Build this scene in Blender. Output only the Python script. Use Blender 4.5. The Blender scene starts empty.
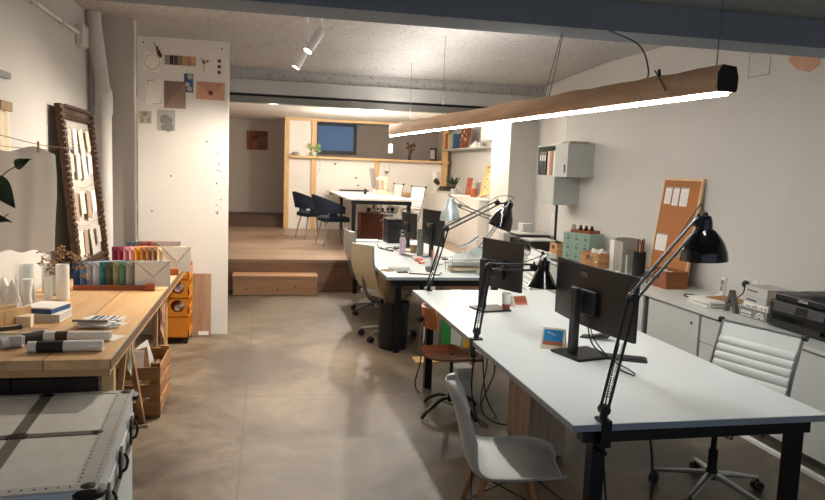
import bpy, bmesh, math, random
from mathutils import Vector, Matrix, Euler
PI = math.pi
R = math.radians
random.seed(7)
scn = bpy.context.scene
COL = scn.collection

# ------------------------------------------------------------ materials
MATS = {}
def newmat(name):
    m = bpy.data.materials.new(name); m.use_nodes = True
    nt = m.node_tree; b = nt.nodes['Principled BSDF']
    MATS[name] = m
    return m, nt, b
def lin(c):
    return tuple((x/255/12.92 if x/255 <= .04045 else ((x/255+.055)/1.055)**2.4) for x in c) + (1,)
def pbr(name, rgb, rough=.5, metal=0, vary=.06, scale=8, bump=0, bscale=60, emis=0, alpha=1, trans=0, coat=0, stretch=None):
    """plain procedural surface: slight noise variation of colour, optional bump"""
    m, nt, b = newmat(name)
    N = nt.nodes; L = nt.links
    tc = N.new('ShaderNodeTexCoord'); mp = N.new('ShaderNodeMapping')
    if stretch: mp.inputs['Scale'].default_value = stretch
    L.new(tc.outputs['Object'], mp.inputs['Vector'])
    nz = N.new('ShaderNodeTexNoise'); nz.inputs['Scale'].default_value = scale; nz.inputs['Detail'].default_value = 4
    L.new(mp.outputs[0], nz.inputs['Vector'])
    cr = N.new('ShaderNodeValToRGB')
    c = lin(rgb)
    cr.color_ramp.elements[0].position = .3; cr.color_ramp.elements[1].position = .7
    cr.color_ramp.elements[0].color = tuple(x*(1-vary) for x in c[:3])+(1,)
    cr.color_ramp.elements[1].color = tuple(min(1, x*(1+vary)) for x in c[:3])+(1,)
    L.new(nz.outputs['Fac'], cr.inputs['Fac']); L.new(cr.outputs['Color'], b.inputs['Base Color'])
    b.inputs['Roughness'].default_value = rough; b.inputs['Metallic'].default_value = metal
    if coat: b.inputs['Coat Weight'].default_value = coat
    if trans: b.inputs['Transmission Weight'].default_value = trans
    if alpha < 1: b.inputs['Alpha'].default_value = alpha
    if emis:
        b.inputs['Emission Color'].default_value = c; b.inputs['Emission Strength'].default_value = emis
    if bump:
        n2 = N.new('ShaderNodeTexNoise'); n2.inputs['Scale'].default_value = bscale; n2.inputs['Detail'].default_value = 6
        L.new(mp.outputs[0], n2.inputs['Vector'])
        bp = N.new('ShaderNodeBump'); bp.inputs['Strength'].default_value = bump; bp.inputs['Distance'].default_value = .01
        L.new(n2.outputs['Fac'], bp.inputs['Height']); L.new(bp.outputs[0], b.inputs['Normal'])
    return m
def wood(name, c1, c2, axis='Y', scale=3, rough=.5, planks=0, pdir='X', knots=True):
    m, nt, b = newmat(name)
    N = nt.nodes; L = nt.links
    tc = N.new('ShaderNodeTexCoord'); mp = N.new('ShaderNodeMapping')
    s = {'X': (.12, 1.6, 1.6), 'Y': (1.6, .12, 1.6), 'Z': (1.6, 1.6, .12)}[axis]
    mp.inputs['Scale'].default_value = s
    L.new(tc.outputs['Object'], mp.inputs['Vector'])
    nz = N.new('ShaderNodeTexNoise'); nz.inputs['Scale'].default_value = scale*3; nz.inputs['Detail'].default_value = 8; nz.inputs['Distortion'].default_value = .8
    L.new(mp.outputs[0], nz.inputs['Vector'])
    n2 = N.new('ShaderNodeTexNoise'); n2.inputs['Scale'].default_value = scale*22; n2.inputs['Detail'].default_value = 3
    L.new(mp.outputs[0], n2.inputs['Vector'])
    mx = N.new('ShaderNodeMath'); mx.operation = 'MULTIPLY_ADD'; mx.inputs[1].default_value = .35
    L.new(n2.outputs['Fac'], mx.inputs[0]); L.new(nz.outputs['Fac'], mx.inputs[2])
    cr = N.new('ShaderNodeValToRGB')
    cr.color_ramp.elements[0].position = .42; cr.color_ramp.elements[1].position = .85
    cr.color_ramp.elements[0].color = lin(c2); cr.color_ramp.elements[1].color = lin(c1)
    L.new(mx.outputs[0], cr.inputs['Fac'])
    out = cr.outputs['Color']
    if planks:
        sp = N.new('ShaderNodeSeparateXYZ'); L.new(tc.outputs['Object'], sp.inputs[0])
        d = N.new('ShaderNodeMath'); d.operation = 'DIVIDE'; d.inputs[1].default_value = planks
        L.new(sp.outputs[pdir], d.inputs[0])
        fl = N.new('ShaderNodeMath'); fl.operation = 'FLOOR'; L.new(d.outputs[0], fl.inputs[0])
        wn = N.new('ShaderNodeTexWhiteNoise'); wn.noise_dimensions = '1D'; L.new(fl.outputs[0], wn.inputs['W'])
        fr = N.new('ShaderNodeMath'); fr.operation = 'FRACT'; L.new(d.outputs[0], fr.inputs[0])
        lt = N.new('ShaderNodeMath'); lt.operation = 'LESS_THAN'; lt.inputs[1].default_value = .02; L.new(fr.outputs[0], lt.inputs[0])
        hs = N.new('ShaderNodeHueSaturation')
        ma = N.new('ShaderNodeMath'); ma.operation = 'MULTIPLY_ADD'; ma.inputs[1].default_value = .3; ma.inputs[2].default_value = .85
        L.new(wn.outputs['Value'], ma.inputs[0]); L.new(ma.outputs[0], hs.inputs['Value']); L.new(out, hs.inputs['Color'])
        mix = N.new('ShaderNodeMix'); mix.data_type = 'RGBA'
        L.new(lt.outputs[0], mix.inputs['Factor']); L.new(hs.outputs[0], mix.inputs['A']); mix.inputs['B'].default_value = tuple(x*.35 for x in lin(c2)[:3])+(1,)
        out = mix.outputs['Result']
    L.new(out, b.inputs['Base Color'])
    b.inputs['Roughness'].default_value = rough
    bp = N.new('ShaderNodeBump'); bp.inputs['Strength'].default_value = .12; bp.inputs['Distance'].default_value = .005
    L.new(mx.outputs[0], bp.inputs['Height']); L.new(bp.outputs[0], b.inputs['Normal'])
    return m
def plaster(name, rgb, dots=0.0, bump=.25, scale=1.2, dark=.85):
    """painted rough plaster with broad stains and, where wanted, pitted dark specks"""
    m, nt, b = newmat(name)
    N = nt.nodes; L = nt.links
    tc = N.new('ShaderNodeTexCoord')
    nz = N.new('ShaderNodeTexNoise'); nz.inputs['Scale'].default_value = scale; nz.inputs['Detail'].default_value = 6
    L.new(tc.outputs['Object'], nz.inputs['Vector'])
    cr = N.new('ShaderNodeValToRGB'); c = lin(rgb)
    cr.color_ramp.elements[0].position = .3; cr.color_ramp.elements[1].position = .65
    cr.color_ramp.elements[0].color = tuple(x*dark for x in c[:3])+(1,); cr.color_ramp.elements[1].color = c
    L.new(nz.outputs['Fac'], cr.inputs['Fac'])
    out = cr.outputs['Color']
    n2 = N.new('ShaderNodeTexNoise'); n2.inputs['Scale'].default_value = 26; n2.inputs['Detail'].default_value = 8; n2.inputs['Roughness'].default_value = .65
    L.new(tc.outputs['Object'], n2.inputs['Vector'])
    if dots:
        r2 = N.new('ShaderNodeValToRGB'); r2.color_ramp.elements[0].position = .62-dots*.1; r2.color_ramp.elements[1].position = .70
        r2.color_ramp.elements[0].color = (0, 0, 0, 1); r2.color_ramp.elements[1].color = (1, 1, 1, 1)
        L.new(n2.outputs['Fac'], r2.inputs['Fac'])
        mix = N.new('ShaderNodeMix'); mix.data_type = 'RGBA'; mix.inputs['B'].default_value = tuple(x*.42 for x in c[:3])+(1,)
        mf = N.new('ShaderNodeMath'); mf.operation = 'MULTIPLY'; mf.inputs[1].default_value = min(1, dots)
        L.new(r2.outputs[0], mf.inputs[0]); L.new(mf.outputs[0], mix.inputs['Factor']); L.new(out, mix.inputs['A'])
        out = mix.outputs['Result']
    L.new(out, b.inputs['Base Color']); b.inputs['Roughness'].default_value = .85
    bp = N.new('ShaderNodeBump'); bp.inputs['Strength'].default_value = bump; bp.inputs['Distance'].default_value = .01
    L.new(n2.outputs['Fac'], bp.inputs['Height']); L.new(bp.outputs[0], b.inputs['Normal'])
    return m
def concrete(name):
    m, nt, b = newmat(name)
    N = nt.nodes; L = nt.links
    tc = N.new('ShaderNodeTexCoord')
    def noise(s, d=8, dist=0, r=.6):
        n = N.new('ShaderNodeTexNoise'); n.inputs['Scale'].default_value = s; n.inputs['Detail'].default_value = d
        n.inputs['Distortion'].default_value = dist; n.inputs['Roughness'].default_value = r
        L.new(tc.outputs['Object'], n.inputs['Vector']); return n
    a = noise(.9, 6, .6); f = noise(6, 10, .4, .7); v = noise(60, 4)
    cr = N.new('ShaderNodeValToRGB'); e = cr.color_ramp.elements
    e[0].position = .38; e[0].color = lin((84, 71, 58)); e[1].position = .60; e[1].color = lin((134, 119, 100))
    L.new(a.outputs['Fac'], cr.inputs['Fac'])
    c2 = N.new('ShaderNodeValToRGB'); e = c2.color_ramp.elements
    e[0].position = .35; e[0].color = (.50, .46, .42, 1); e[1].position = .6; e[1].color = (1, 1, 1, 1)
    L.new(f.outputs['Fac'], c2.inputs['Fac'])
    mx = N.new('ShaderNodeMix'); mx.data_type = 'RGBA'; mx.blend_type = 'MULTIPLY'; mx.inputs['Factor'].default_value = .75
    L.new(cr.outputs[0], mx.inputs['A']); L.new(c2.outputs[0], mx.inputs['B'])
    # screed joint lines across the room
    sp = N.new('ShaderNodeSeparateXYZ'); L.new(tc.outputs['Object'], sp.inputs[0])
    out = mx.outputs['Result']
    for k, (ax, pos, w) in enumerate((('Y', 5.32, .012), ('Y', 8.15, .01), ('X', -.1, .006))):
        s1 = N.new('ShaderNodeMath'); s1.operation = 'SUBTRACT'; s1.inputs[1].default_value = pos
        wob = N.new('ShaderNodeMath'); wob.operation = 'MULTIPLY_ADD'; wob.inputs[1].default_value = .04
        L.new(f.outputs['Fac'], wob.inputs[0]); L.new(sp.outputs[ax], s1.inputs[0]); L.new(s1.outputs[0], wob.inputs[2])
        ab = N.new('ShaderNodeMath'); ab.operation = 'ABSOLUTE'; L.new(wob.outputs[0], ab.inputs[0])
        lt = N.new('ShaderNodeMath'); lt.operation = 'LESS_THAN'; lt.inputs[1].default_value = w; L.new(ab.outputs[0], lt.inputs[0])
        ml = N.new('ShaderNodeMath'); ml.operation = 'MULTIPLY'; ml.inputs[1].default_value = .35; L.new(lt.outputs[0], ml.inputs[0])
        mm = N.new('ShaderNodeMix'); mm.data_type = 'RGBA'; mm.inputs['B'].default_value = lin((60, 50, 42))
        L.new(ml.outputs[0], mm.inputs['Factor']); L.new(out, mm.inputs['A']); out = mm.outputs['Result']
    L.new(out, b.inputs['Base Color'])
    rr = N.new('ShaderNodeMapRange'); rr.inputs['To Min'].default_value = .28; rr.inputs['To Max'].default_value = .6
    L.new(f.outputs['Fac'], rr.inputs['Value']); L.new(rr.outputs[0], b.inputs['Roughness'])
    bp = N.new('ShaderNodeBump'); bp.inputs['Strength'].default_value = .08; bp.inputs['Distance'].default_value = .01
    L.new(v.outputs['Fac'], bp.inputs['Height']); L.new(bp.outputs[0], b.inputs['Normal'])
    return m
def emit(name, rgb, s):
    m, nt, b = newmat(name)
    b.inputs['Base Color'].default_value = lin(rgb)
    b.inputs['Emission Color'].default_value = lin(rgb); b.inputs['Emission Strength'].default_value = s
    return m
def glass(name, rgb=(240, 245, 245), rough=.05, alpha=.35):
    m, nt, b = newmat(name)
    b.inputs['Base Color'].default_value = lin(rgb); b.inputs['Roughness'].default_value = rough
    b.inputs['Alpha'].default_value = alpha; b.inputs['IOR'].default_value = 1.45
    return m

# ------------------------------------------------------------ mesh building
def TM(loc=(0, 0, 0), rot=(0, 0, 0), s=1):
    return Matrix.Translation(loc) @ Euler([R(a) for a in rot]).to_matrix().to_4x4() @ Matrix.Scale(s, 4)
def smoothpath(pts, n=6):
    P = [Vector(p) for p in pts]
    if len(P) < 3: return P
    out = []
    for i in range(len(P)-1):
        p0 = P[max(i-1, 0)]; p1 = P[i]; p2 = P[i+1]; p3 = P[min(i+2, len(P)-1)]
        for k in range(n):
            t = k/n
            out.append(.5*((2*p1)+(-p0+p2)*t+(2*p0-5*p1+4*p2-p3)*t*t+(-p0+3*p1-3*p2+p3)*t**3))
    out.append(P[-1]); return out
class MB:
    def __init__(s): s.bm = bmesh.new()
    def _f(s, vs, m=0, sm=False):
        try:
            f = s.bm.faces.new(vs); f.material_index = m; f.smooth = sm; return f
        except ValueError: return None
    def box(s, c, d, rot=(0, 0, 0), m=0, M=None, taper=1):
        T = (M or Matrix()) @ TM(c, rot)
        v = []
        for z in (-.5, .5):
            k = taper if z > 0 else 1
            for x, y in ((-.5, -.5), (.5, -.5), (.5, .5), (-.5, .5)):
                v.append(s.bm.verts.new(T @ Vector((x*d[0]*k, y*d[1]*k, z*d[2]))))
        for q in ((3, 2, 1, 0), (4, 5, 6, 7), (0, 1, 5, 4), (1, 2, 6, 5), (2, 3, 7, 6), (3, 0, 4, 7)): s._f([v[i] for i in q], m)
        return s
    def b6(s, x0, x1, y0, y1, z0, z1, m=0, M=None):
        return s.box(((x0+x1)/2, (y0+y1)/2, (z0+z1)/2), (x1-x0, y1-y0, z1-z0), m=m, M=M)
    def rings(s, rs, m=0, cap=True, sm=True, close=False):
        V = [[s.bm.verts.new(p) for p in r] for r in rs]
        n = len(V[0])
        K = len(V) if close else len(V)-1
        for i in range(K):
            a, b = V[i], V[(i+1) % len(V)]
            for j in range(n): s._f([a[j], a[(j+1) % n], b[(j+1) % n], b[j]], m, sm)
        if cap and not close:
            s._f(list(reversed(V[0])), m); s._f(V[-1], m)
        return s
    def cyl(s, p0, p1, r0, r1=None, seg=14, m=0, M=None):
        return s.tube([p0, p1], [r0, r0 if r1 is None else r1], seg, m, M)
    def tube(s, pts, r, seg=8, m=0, M=None, close=False, flat=1, cap=True):
        P = [Vector(p) for p in pts]
        if M: P = [M @ p for p in P]
        n = len(P); rs = []
        rr = r if isinstance(r, (list, tuple)) else [r]*n
        up = None
        for i in range(n):
            if close: t = P[(i+1) % n]-P[i-1]
            else: t = P[min(i+1, n-1)]-P[max(i-1, 0)]
            if t.length < 1e-9: t = Vector((0, 0, 1))
            t.normalize()
            if up is None:
                up = Vector((0, 0, 1)) if abs(t.z) < .9 else Vector((1, 0, 0))
            a = t.cross(up)
            if a.length < 1e-6: a = t.orthogonal()
            a.normalize(); b = a.cross(t); b.normalize(); up = b
            rs.append([P[i]+a*math.cos(2*PI*k/seg)*rr[i]+b*math.sin(2*PI*k/seg)*rr[i]*flat for k in range(seg)])
        return s.rings(rs, m, cap, True, close)
    def lathe(s, prof, seg=24, m=0, M=None, cap=True):
        T = M or Matrix()
        return s.rings([[T @ Vector((max(r, 1e-4)*math.cos(2*PI*k/seg), max(r, 1e-4)*math.sin(2*PI*k/seg), z)) for k in range(seg)] for r, z in prof], m, cap)
    def prism(s, poly, h, m=0, M=None):
        """polygon in local XY extruded along local Z from 0 to h"""
        T = M or Matrix()
        a = [s.bm.verts.new(T @ Vector((x, y, 0))) for x, y in poly]; b = [s.bm.verts.new(T @ Vector((x, y, h))) for x, y in poly]
        s._f(list(reversed(a)), m); s._f(b, m)
        n = len(a)
        for i in range(n): s._f([a[i], a[(i+1) % n], b[(i+1) % n], b[i]], m)
        return s
    def grid(s, fn, nu, nv, m=0, M=None, sm=True):
        T = M or Matrix()
        V = [[s.bm.verts.new(T @ Vector(fn(i/nu, j/nv))) for j in range(nv+1)] for i in range(nu+1)]
        for i in range(nu):
            for j in range(nv): s._f([V[i][j], V[i+1][j], V[i+1][j+1], V[i][j+1]], m, sm)
        return s
    def slab(s, fn, nu, nv, t, m=0, M=None):
        """closed thick sheet: fn(u,v) -> point, thickness t along the local normal"""
        P = [[Vector(fn(i/nu, j/nv)) for j in range(nv+1)] for i in range(nu+1)]
        def nrm(i, j):
            a = P[min(i+1, nu)][j]-P[max(i-1, 0)][j]; b = P[i][min(j+1, nv)]-P[i][max(j-1, 0)]
            c = a.cross(b); return c.normalized() if c.length > 1e-9 else Vector((0, 0, 1))
        T = M or Matrix()
        A = [[s.bm.verts.new(T @ P[i][j]) for j in range(nv+1)] for i in range(nu+1)]
        B = [[s.bm.verts.new(T @ (P[i][j]-nrm(i, j)*t)) for j in range(nv+1)] for i in range(nu+1)]
        for i in range(nu):
            for j in range(nv):
                s._f([A[i][j], A[i+1][j], A[i+1][j+1], A[i][j+1]], m, True)
                s._f([B[i][j+1], B[i+1][j+1], B[i+1][j], B[i][j]], m, True)
        for i in range(nu):
            s._f([A[i+1][0], A[i][0], B[i][0], B[i+1][0]], m); s._f([A[i][nv], A[i+1][nv], B[i+1][nv], B[i][nv]], m)
        for j in range(nv):
            s._f([A[0][j], A[0][j+1], B[0][j+1], B[0][j]], m); s._f([A[nu][j+1], A[nu][j], B[nu][j], B[nu][j+1]], m)
        return s
    def ball(s, c, r, seg=12, m=0, M=None, sc=(1, 1, 1)):
        T = (M or Matrix()) @ Matrix.Translation(c) @ Matrix.Diagonal((sc[0], sc[1], sc[2], 1))
        n = max(4, seg//2)
        return s.rings([[T @ Vector((r*math.sin(PI*i/n)*math.cos(2*PI*k/seg) if 0 < i < n else 1e-4*math.cos(2*PI*k/seg), r*math.sin(PI*i/n)*math.sin(2*PI*k/seg) if 0 < i < n else 1e-4*math.sin(2*PI*k/seg), -r*math.cos(PI*i/n))) for k in range(seg)] for i in range(n+1)], m)
    def build(s, name, mats, parent=None, loc=(0, 0, 0), rz=0, bev=0, sub=0, rot=None):
        me = bpy.data.meshes.new(name)
        bmesh.ops.recalc_face_normals(s.bm, faces=s.bm.faces)
        s.bm.to_mesh(me); s.bm.free()
        if not isinstance(mats, (list, tuple)): mats = [mats]
        for k in mats: me.materials.append(MATS[k] if isinstance(k, str) else k)
        try: me.set_sharp_from_angle(angle=R(38))
        except Exception: pass
        o = bpy.data.objects.new(name, me); COL.objects.link(o)
        if parent is not None: o.parent = parent
        o.location = loc; o.rotation_euler = rot or (0, 0, R(rz))
        if bev:
            md = o.modifiers.new('bevel', 'BEVEL'); md.width = bev; md.segments = 2; md.limit_method = 'ANGLE'; md.angle_limit = R(40)
        if sub:
            md = o.modifiers.new('sub', 'SUBSURF'); md.levels = sub; md.render_levels = sub
        return o
def tag(o, label, cat, group=None):
    o['label'] = label; o['category'] = cat
    if group: o['group'] = group
    return o
def thing(name, label, cat, loc=(0, 0, 0), rz=0, group=None):
    o = bpy.data.objects.new(name, None); COL.objects.link(o)
    o.empty_display_size = .1
    o.location = loc; o.rotation_euler = (0, 0, R(rz))
    return tag(o, label, cat, group)
def struct(o, label=None):
    o['kind'] = 'structure'
    if label: o['label'] = label
    return o
def dup(root, loc, rz, label=None, group=None):
    def rec(o, par):
        c = o.copy(); COL.objects.link(c)
        if par is not None: c.parent = par
        for ch in list(KIDS(o)): rec(ch, c)
        return c
    r = rec(root, None)
    r.location = loc; r.rotation_euler = (0, 0, R(rz))
    if label: r['label'] = label
    if group: r['group'] = group
    return r
def KIDS(o): return [c for c in bpy.data.objects if c.parent == o]
def text(body, size, name, mat, parent, M, ext=.0006, align='CENTER', bold=0):
    cu = bpy.data.curves.new(name, 'FONT'); cu.body = body; cu.size = size; cu.extrude = ext; cu.offset = bold
    cu.align_x = align; cu.align_y = 'CENTER'
    t = bpy.data.objects.new('tmp', cu); COL.objects.link(t)
    dg = bpy.context.evaluated_depsgraph_get(); dg.update()
    me = bpy.data.meshes.new_from_object(t.evaluated_get(dg)); me.name = name
    bpy.data.objects.remove(t, do_unlink=True)
    me.materials.clear(); me.materials.append(MATS[mat])
    me.transform(M)
    o = bpy.data.objects.new(name, me); COL.objects.link(o); o.parent = parent
    return o
# ------------------------------------------------------------ material library
plaster('wall_paint', (212, 207, 200), 0, .12, .9, .93)
plaster('wall_left_paint', (206, 201, 194), 0, .18, .8, .92)
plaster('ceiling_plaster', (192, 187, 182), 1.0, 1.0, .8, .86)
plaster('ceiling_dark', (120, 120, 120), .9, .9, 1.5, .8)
plaster('beam_paint', (130, 136, 145), 0, .15, 1, .93)
plaster('pipe_paint', (212, 207, 200), .15, .4, 3, .85)
plaster('corridor_paint', (184, 172, 160), 0, .1, .8, .93)
concrete('concrete')
pbr('steel_paint', (190, 188, 182), .5, 0, .04, 3)
pbr('steel_grey', (132, 130, 124), .5, 0, .05, 3)
pbr('white_paint', (226, 222, 215), .5, 0, .02, 3)
pbr('white_panel', (244, 239, 231), .6, 0, .02, 3)
pbr('laminate', (232, 236, 234), .28, 0, .01, 3)
pbr('laminate_edge', (150, 160, 168), .4, 0, .02)
pbr('cabinet_white', (214, 214, 208), .4, 0, .02, 3)
pbr('cabinet_gap', (120, 122, 122), .5, 0, .02)
pbr('black_metal', (16, 16, 18), .42, .2, .05)
pbr('black_gloss', (12, 12, 14), .16, 0, .04, coat=.3)
pbr('black_plastic', (20, 20, 22), .38, 0, .05)
pbr('dark_grey_plastic', (44, 45, 48), .45, 0, .05)
pbr('dark_blue_metal', (14, 20, 30), .35, .2, .05)
pbr('chrome', (205, 205, 208), .16, 1, .02)
pbr('aluminium', (170, 172, 175), .3, 1, .04)
pbr('silver_paint', (196, 210, 214), .3, .5, .03)
pbr('grey_metal', (120, 122, 122), .4, .7, .05)
pbr('cable_black', (14, 14, 14), .6)
pbr('white_plastic', (232, 232, 228), .35, 0, .01)
pbr('shell_grey', (198, 194, 186), .35, 0, .015, 3)
pbr('white_leather', (232, 232, 226), .42, 0, .02, 6, .05, 150)
pbr('mesh_tan', (206, 192, 160), .8, 0, .08, 90, .3, 300)
pbr('mesh_dark', (88, 78, 66), .8, 0, .08, 90, .3, 300)
pbr('navy_fabric', (18, 33, 50), .85, 0, .12, 60, .3, 300)
pbr('paper', (238, 234, 226), .8, 0, .02, 5)
pbr('paper_grey', (196, 192, 186), .8, 0, .04, 5)
pbr('paper_cream', (232, 214, 186), .8, 0, .03)
pbr('cardboard', (170, 128, 86), .85, 0, .08, 12)
pbr('kraft', (160, 132, 102), .85, 0, .08, 12)
pbr('ink', (44, 42, 42), .8)
pbr('ink_blue', (58, 82, 116), .8)
pbr('book_blue', (52, 76, 128), .7)
pbr('grey_box', (184, 184, 178), .6, 0, .04)
pbr('steel_body', (190, 188, 182), .45, .1, .06, 12, .05, 50)
pbr('trunk_panel', (214, 210, 200), .55, .1, .07, 14, .1, 60)
pbr('trunk_band', (110, 104, 96), .5, .3, .15, 30, .1, 90)
pbr('trunk_side', (204, 212, 214), .5, .1, .06, 10, .08, 60)
pbr('trunk_edge', (206, 208, 206), .35, .5, .05)
pbr('iron_dark', (40, 36, 34), .5, .5, .2, 40)
pbr('frame_gold', (72, 48, 30), .45, .35, .35, 40, .8, 80)
m_ = pbr('linen', (226, 223, 218), .9, 0, .05, 9, .3, 200)
nt_ = m_.node_tree; tr_ = nt_.nodes.new('ShaderNodeBsdfTranslucent'); tr_.inputs['Color'].default_value = lin((228, 224, 218))
mx_ = nt_.nodes.new('ShaderNodeMixShader'); mx_.inputs[0].default_value = .5
nt_.links.new(nt_.nodes['Principled BSDF'].outputs[0], mx_.inputs[1]); nt_.links.new(tr_.outputs[0], mx_.inputs[2])
nt_.links.new(mx_.outputs[0], nt_.nodes['Material Output'].inputs['Surface'])
pbr('cloth_beige', (176, 150, 122), .95, 0, .12, 18, .4, 90)
pbr('leaf', (34, 58, 32), .45, 0, .15, 10)
pbr('leaf_light', (112, 146, 54), .5, 0, .15, 10)
pbr('dried', (148, 118, 84), .9, 0, .25, 30)
pbr('dried_dark', (84, 62, 44), .9, 0, .25, 30)
pbr('brass', (150, 112, 60), .35, .7, .1)
pbr('orange_plastic', (206, 128, 40), .35, 0, .03)
pbr('cork', (180, 116, 66), .9, 0, .18, 120, .4, 160)
pbr('teal_box', (148, 172, 156), .6, 0, .03)
pbr('pink', (222, 120, 110), .6)
pbr('lilac', (196, 176, 196), .35)
pbr('green_panel', (52, 150, 66), .5)
pbr('yellow_panel', (226, 170, 30), .5)
pbr('red_brown', (104, 54, 34), .6, 0, .1)
pbr('terracotta', (162, 86, 54), .7)
pbr('brown_glass', (66, 26, 16), .15)
pbr('white_gloss', (238, 238, 234), .15, 0, .01)
pbr('caster_rubber', (28, 28, 30), .6)
pbr('bin_black', (14, 14, 15), .45, 0, .08)
pbr('painting', (112, 62, 30), .7, 0, .75, 9)
pbr('stone_grey', (168, 160, 150), .9, 0, .2, 6)
pbr('tan_box', (214, 172, 120), .6, 0, .06)
glass('clear_glass'); glass('frosted', (215, 222, 222), .4, .5)
glass('film', (196, 214, 212), .3, .35)
wood('pine', (232, 194, 142), (216, 172, 118), 'Z', 3, .5)
wood('pine_x', (232, 194, 142), (216, 172, 118), 'X', 3, .5)
wood('table_wood', (224, 184, 136), (194, 150, 104), 'Y', 1.6, .42, .30, 'X')
wood('table_edge', (212, 170, 120), (176, 132, 88), 'X', 2.2, .5)
wood('old_oak', (190, 150, 108), (128, 92, 60), 'Z', 2.5, .6)
wood('crate_wood', (176, 128, 78), (120, 80, 44), 'X', 2.5, .7)
wood('dark_board', (52, 40, 32), (30, 24, 20), 'Z', 2.5, .6)
wood('platform_wood', (172, 146, 124), (136, 110, 90), 'X', 1.1, .4, .32, 'Y')
wood('riser_wood', (160, 124, 98), (112, 82, 62), 'X', .9, .45)
wood('step_wood', (198, 154, 116), (166, 122, 88), 'X', .9, .45)
wood('corridor_riser', (92, 66, 50), (62, 44, 34), 'X', 1, .5)
wood('ply_brown', (176, 98, 52), (122, 60, 30), 'X', 2.4, .28)
wood('ply_orange', (206, 122, 66), (164, 86, 42), 'Z', 2.4, .3)
wood('beam_wood', (234, 198, 162), (184, 144, 112), 'Y', 1.4, .7)
wood('beam_end', (44, 34, 26), (20, 16, 14), 'Z', 6, .8)
wood('oak_grey', (196, 174, 150), (156, 134, 112), 'Z', 4, .6)
wood('panel_oak', (176, 140, 112), (146, 112, 86), 'Z', 3, .6)
wood('box_orange', (206, 152, 104), (172, 118, 74), 'X', 3, .55)
wood('box_brown', (158, 92, 50), (112, 62, 32), 'X', 3, .5)
wood('rail_red', (164, 86, 44), (118, 56, 28), 'X', 3, .4)
wood('chair_leg_wood', (176, 122, 76), (136, 90, 54), 'Z', 4, .5)
emit('led', (246, 250, 248), 58)
emit('spot_glow', (255, 232, 200), 30)
emit('downlight_glow', (255, 220, 170), 30)
emit('window_blue', (66, 98, 138), .38)

XL, XR = -1.65, 4.0
ZC = 3.1
# ------------------------------------------------------------ room shell
struct(MB().b6(-3.2, 5.0, -1.2, 10.6, -.12, 0).build('floor', 'concrete'))
struct(MB().b6(-1.85, XL, -1.2, 7.5, 0, 3.2).build('wall_left', 'wall_left_paint'))
struct(MB().b6(-1.85, -1.27, 7.5, 7.62, 0, 3.2).build('wall_left', 'wall_left_paint'), 'short return wall behind the white pipe')
struct(MB().b6(-3.3, -3.18, 7.5, 16.6, 0, 3.2).build('wall_left', 'wall_left_paint'), 'side wall of the raised level')
struct(MB().b6(XR, XR+.15, -1.2, 16.6, 0, 3.2).build('wall_right', 'wall_paint'))
struct(MB().b6(3.57, XR, 10.12, 11.0, 0, 3.1).build('wall_right', 'wall_paint'), 'pier standing out from the right wall')
struct(MB().b6(-3.2, XR, 16.5, 16.62, 0, 3.2).build('wall_back', 'corridor_paint'))
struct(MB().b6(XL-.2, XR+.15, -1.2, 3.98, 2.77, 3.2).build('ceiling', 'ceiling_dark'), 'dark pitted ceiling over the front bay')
def ceil2():
    mb = MB()
    prof = [(4.2, 2.9), (4.7, 2.98), (5.6, 3.06), (6.7, 3.1), (8.0, 3.11), (9.0, 3.08), (9.95, 3.03)]
    def f(u, v):
        t = v*(len(prof)-1); i = min(int(t), len(prof)-2); k = t-i
        return (-3.2+7.3*u, prof[i][0]+(prof[i+1][0]-prof[i][0])*k, prof[i][1]+(prof[i+1][1]-prof[i][1])*k)
    mb.slab(f, 1, 24, -.1)
    return mb.build('ceiling', 'ceiling_plaster')
struct(ceil2(), 'pitted plaster ceiling of the middle bay')
struct(MB().b6(XL-.2, XR+.1, 3.98, 4.28, 2.6, 3.2).build('trim_1', 'beam_paint'), 'painted cross beam near the camera')
# steel beam line over the platform edge
struct(MB().b6(-3.2, XR, 9.98, 10.12, 2.86, 3.2).build('trim_2', 'ceiling_plaster'), 'plaster downstand above the steel beam')
struct(MB().b6(-3.2, XR, 9.93, 10.1, 2.70, 2.88).build('trim_3', 'steel_paint'), 'pale steel cross beam')
struct(MB().b6(-3.2, XR, 9.99, 10.1, 2.67, 2.70).b6(-3.2, XR, 9.97, 10.12, 2.58, 2.665, m=1).build('trim_4', ['black_metal', 'steel_grey']), 'grey track under the steel beam')
struct(MB().b6(-3.2, XR, 10.1, 16.55, 2.75, 2.85).build('ceiling', 'white_panel'), 'smooth white ceiling of the raised level')
# platform
struct(MB().b6(-3.2, XR, 9.97, 15.35, .40, .44).build('floor', 'platform_wood'), 'raised timber floor')
struct(MB().b6(-3.2, XR, 9.98, 10.02, 0, .40).build('trim_5', 'riser_wood'), 'timber riser of the raised floor')
struct(MB().b6(-3.2, .43, 15.35, 15.4, .44, .65).b6(-3.2, .43, 15.35, 16.5, .65, .68).build('trim_6', 'corridor_riser'), 'dark upper step at the back')
struct(MB().b6(.43, XR, 15.35, 16.5, .40, .44).build('floor', 'platform_wood'), 'timber floor behind the partition')
t = thing('wooden_step', 'chunky knotted timber step in front of the raised floor', 'step', (.155, 9.77, 0))
MB().b6(-.56, .56, -.15, .2, 0, .225).build('riser_block', 'step_wood', t, bev=.004)
MB().b6(-.57, .57, -.16, .2, .225, .262).build('tread', 'step_wood', t, bev=.003)
k = MB()
for x, z in ((-.38, .08), (.03, .07), (.27, .11)): k.lathe([(.012, 0), (.001, .003)], 10, M=TM((x, -.15, z), (90, 0, 0)))
k.build('knot', 'dried_dark', t)
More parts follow.
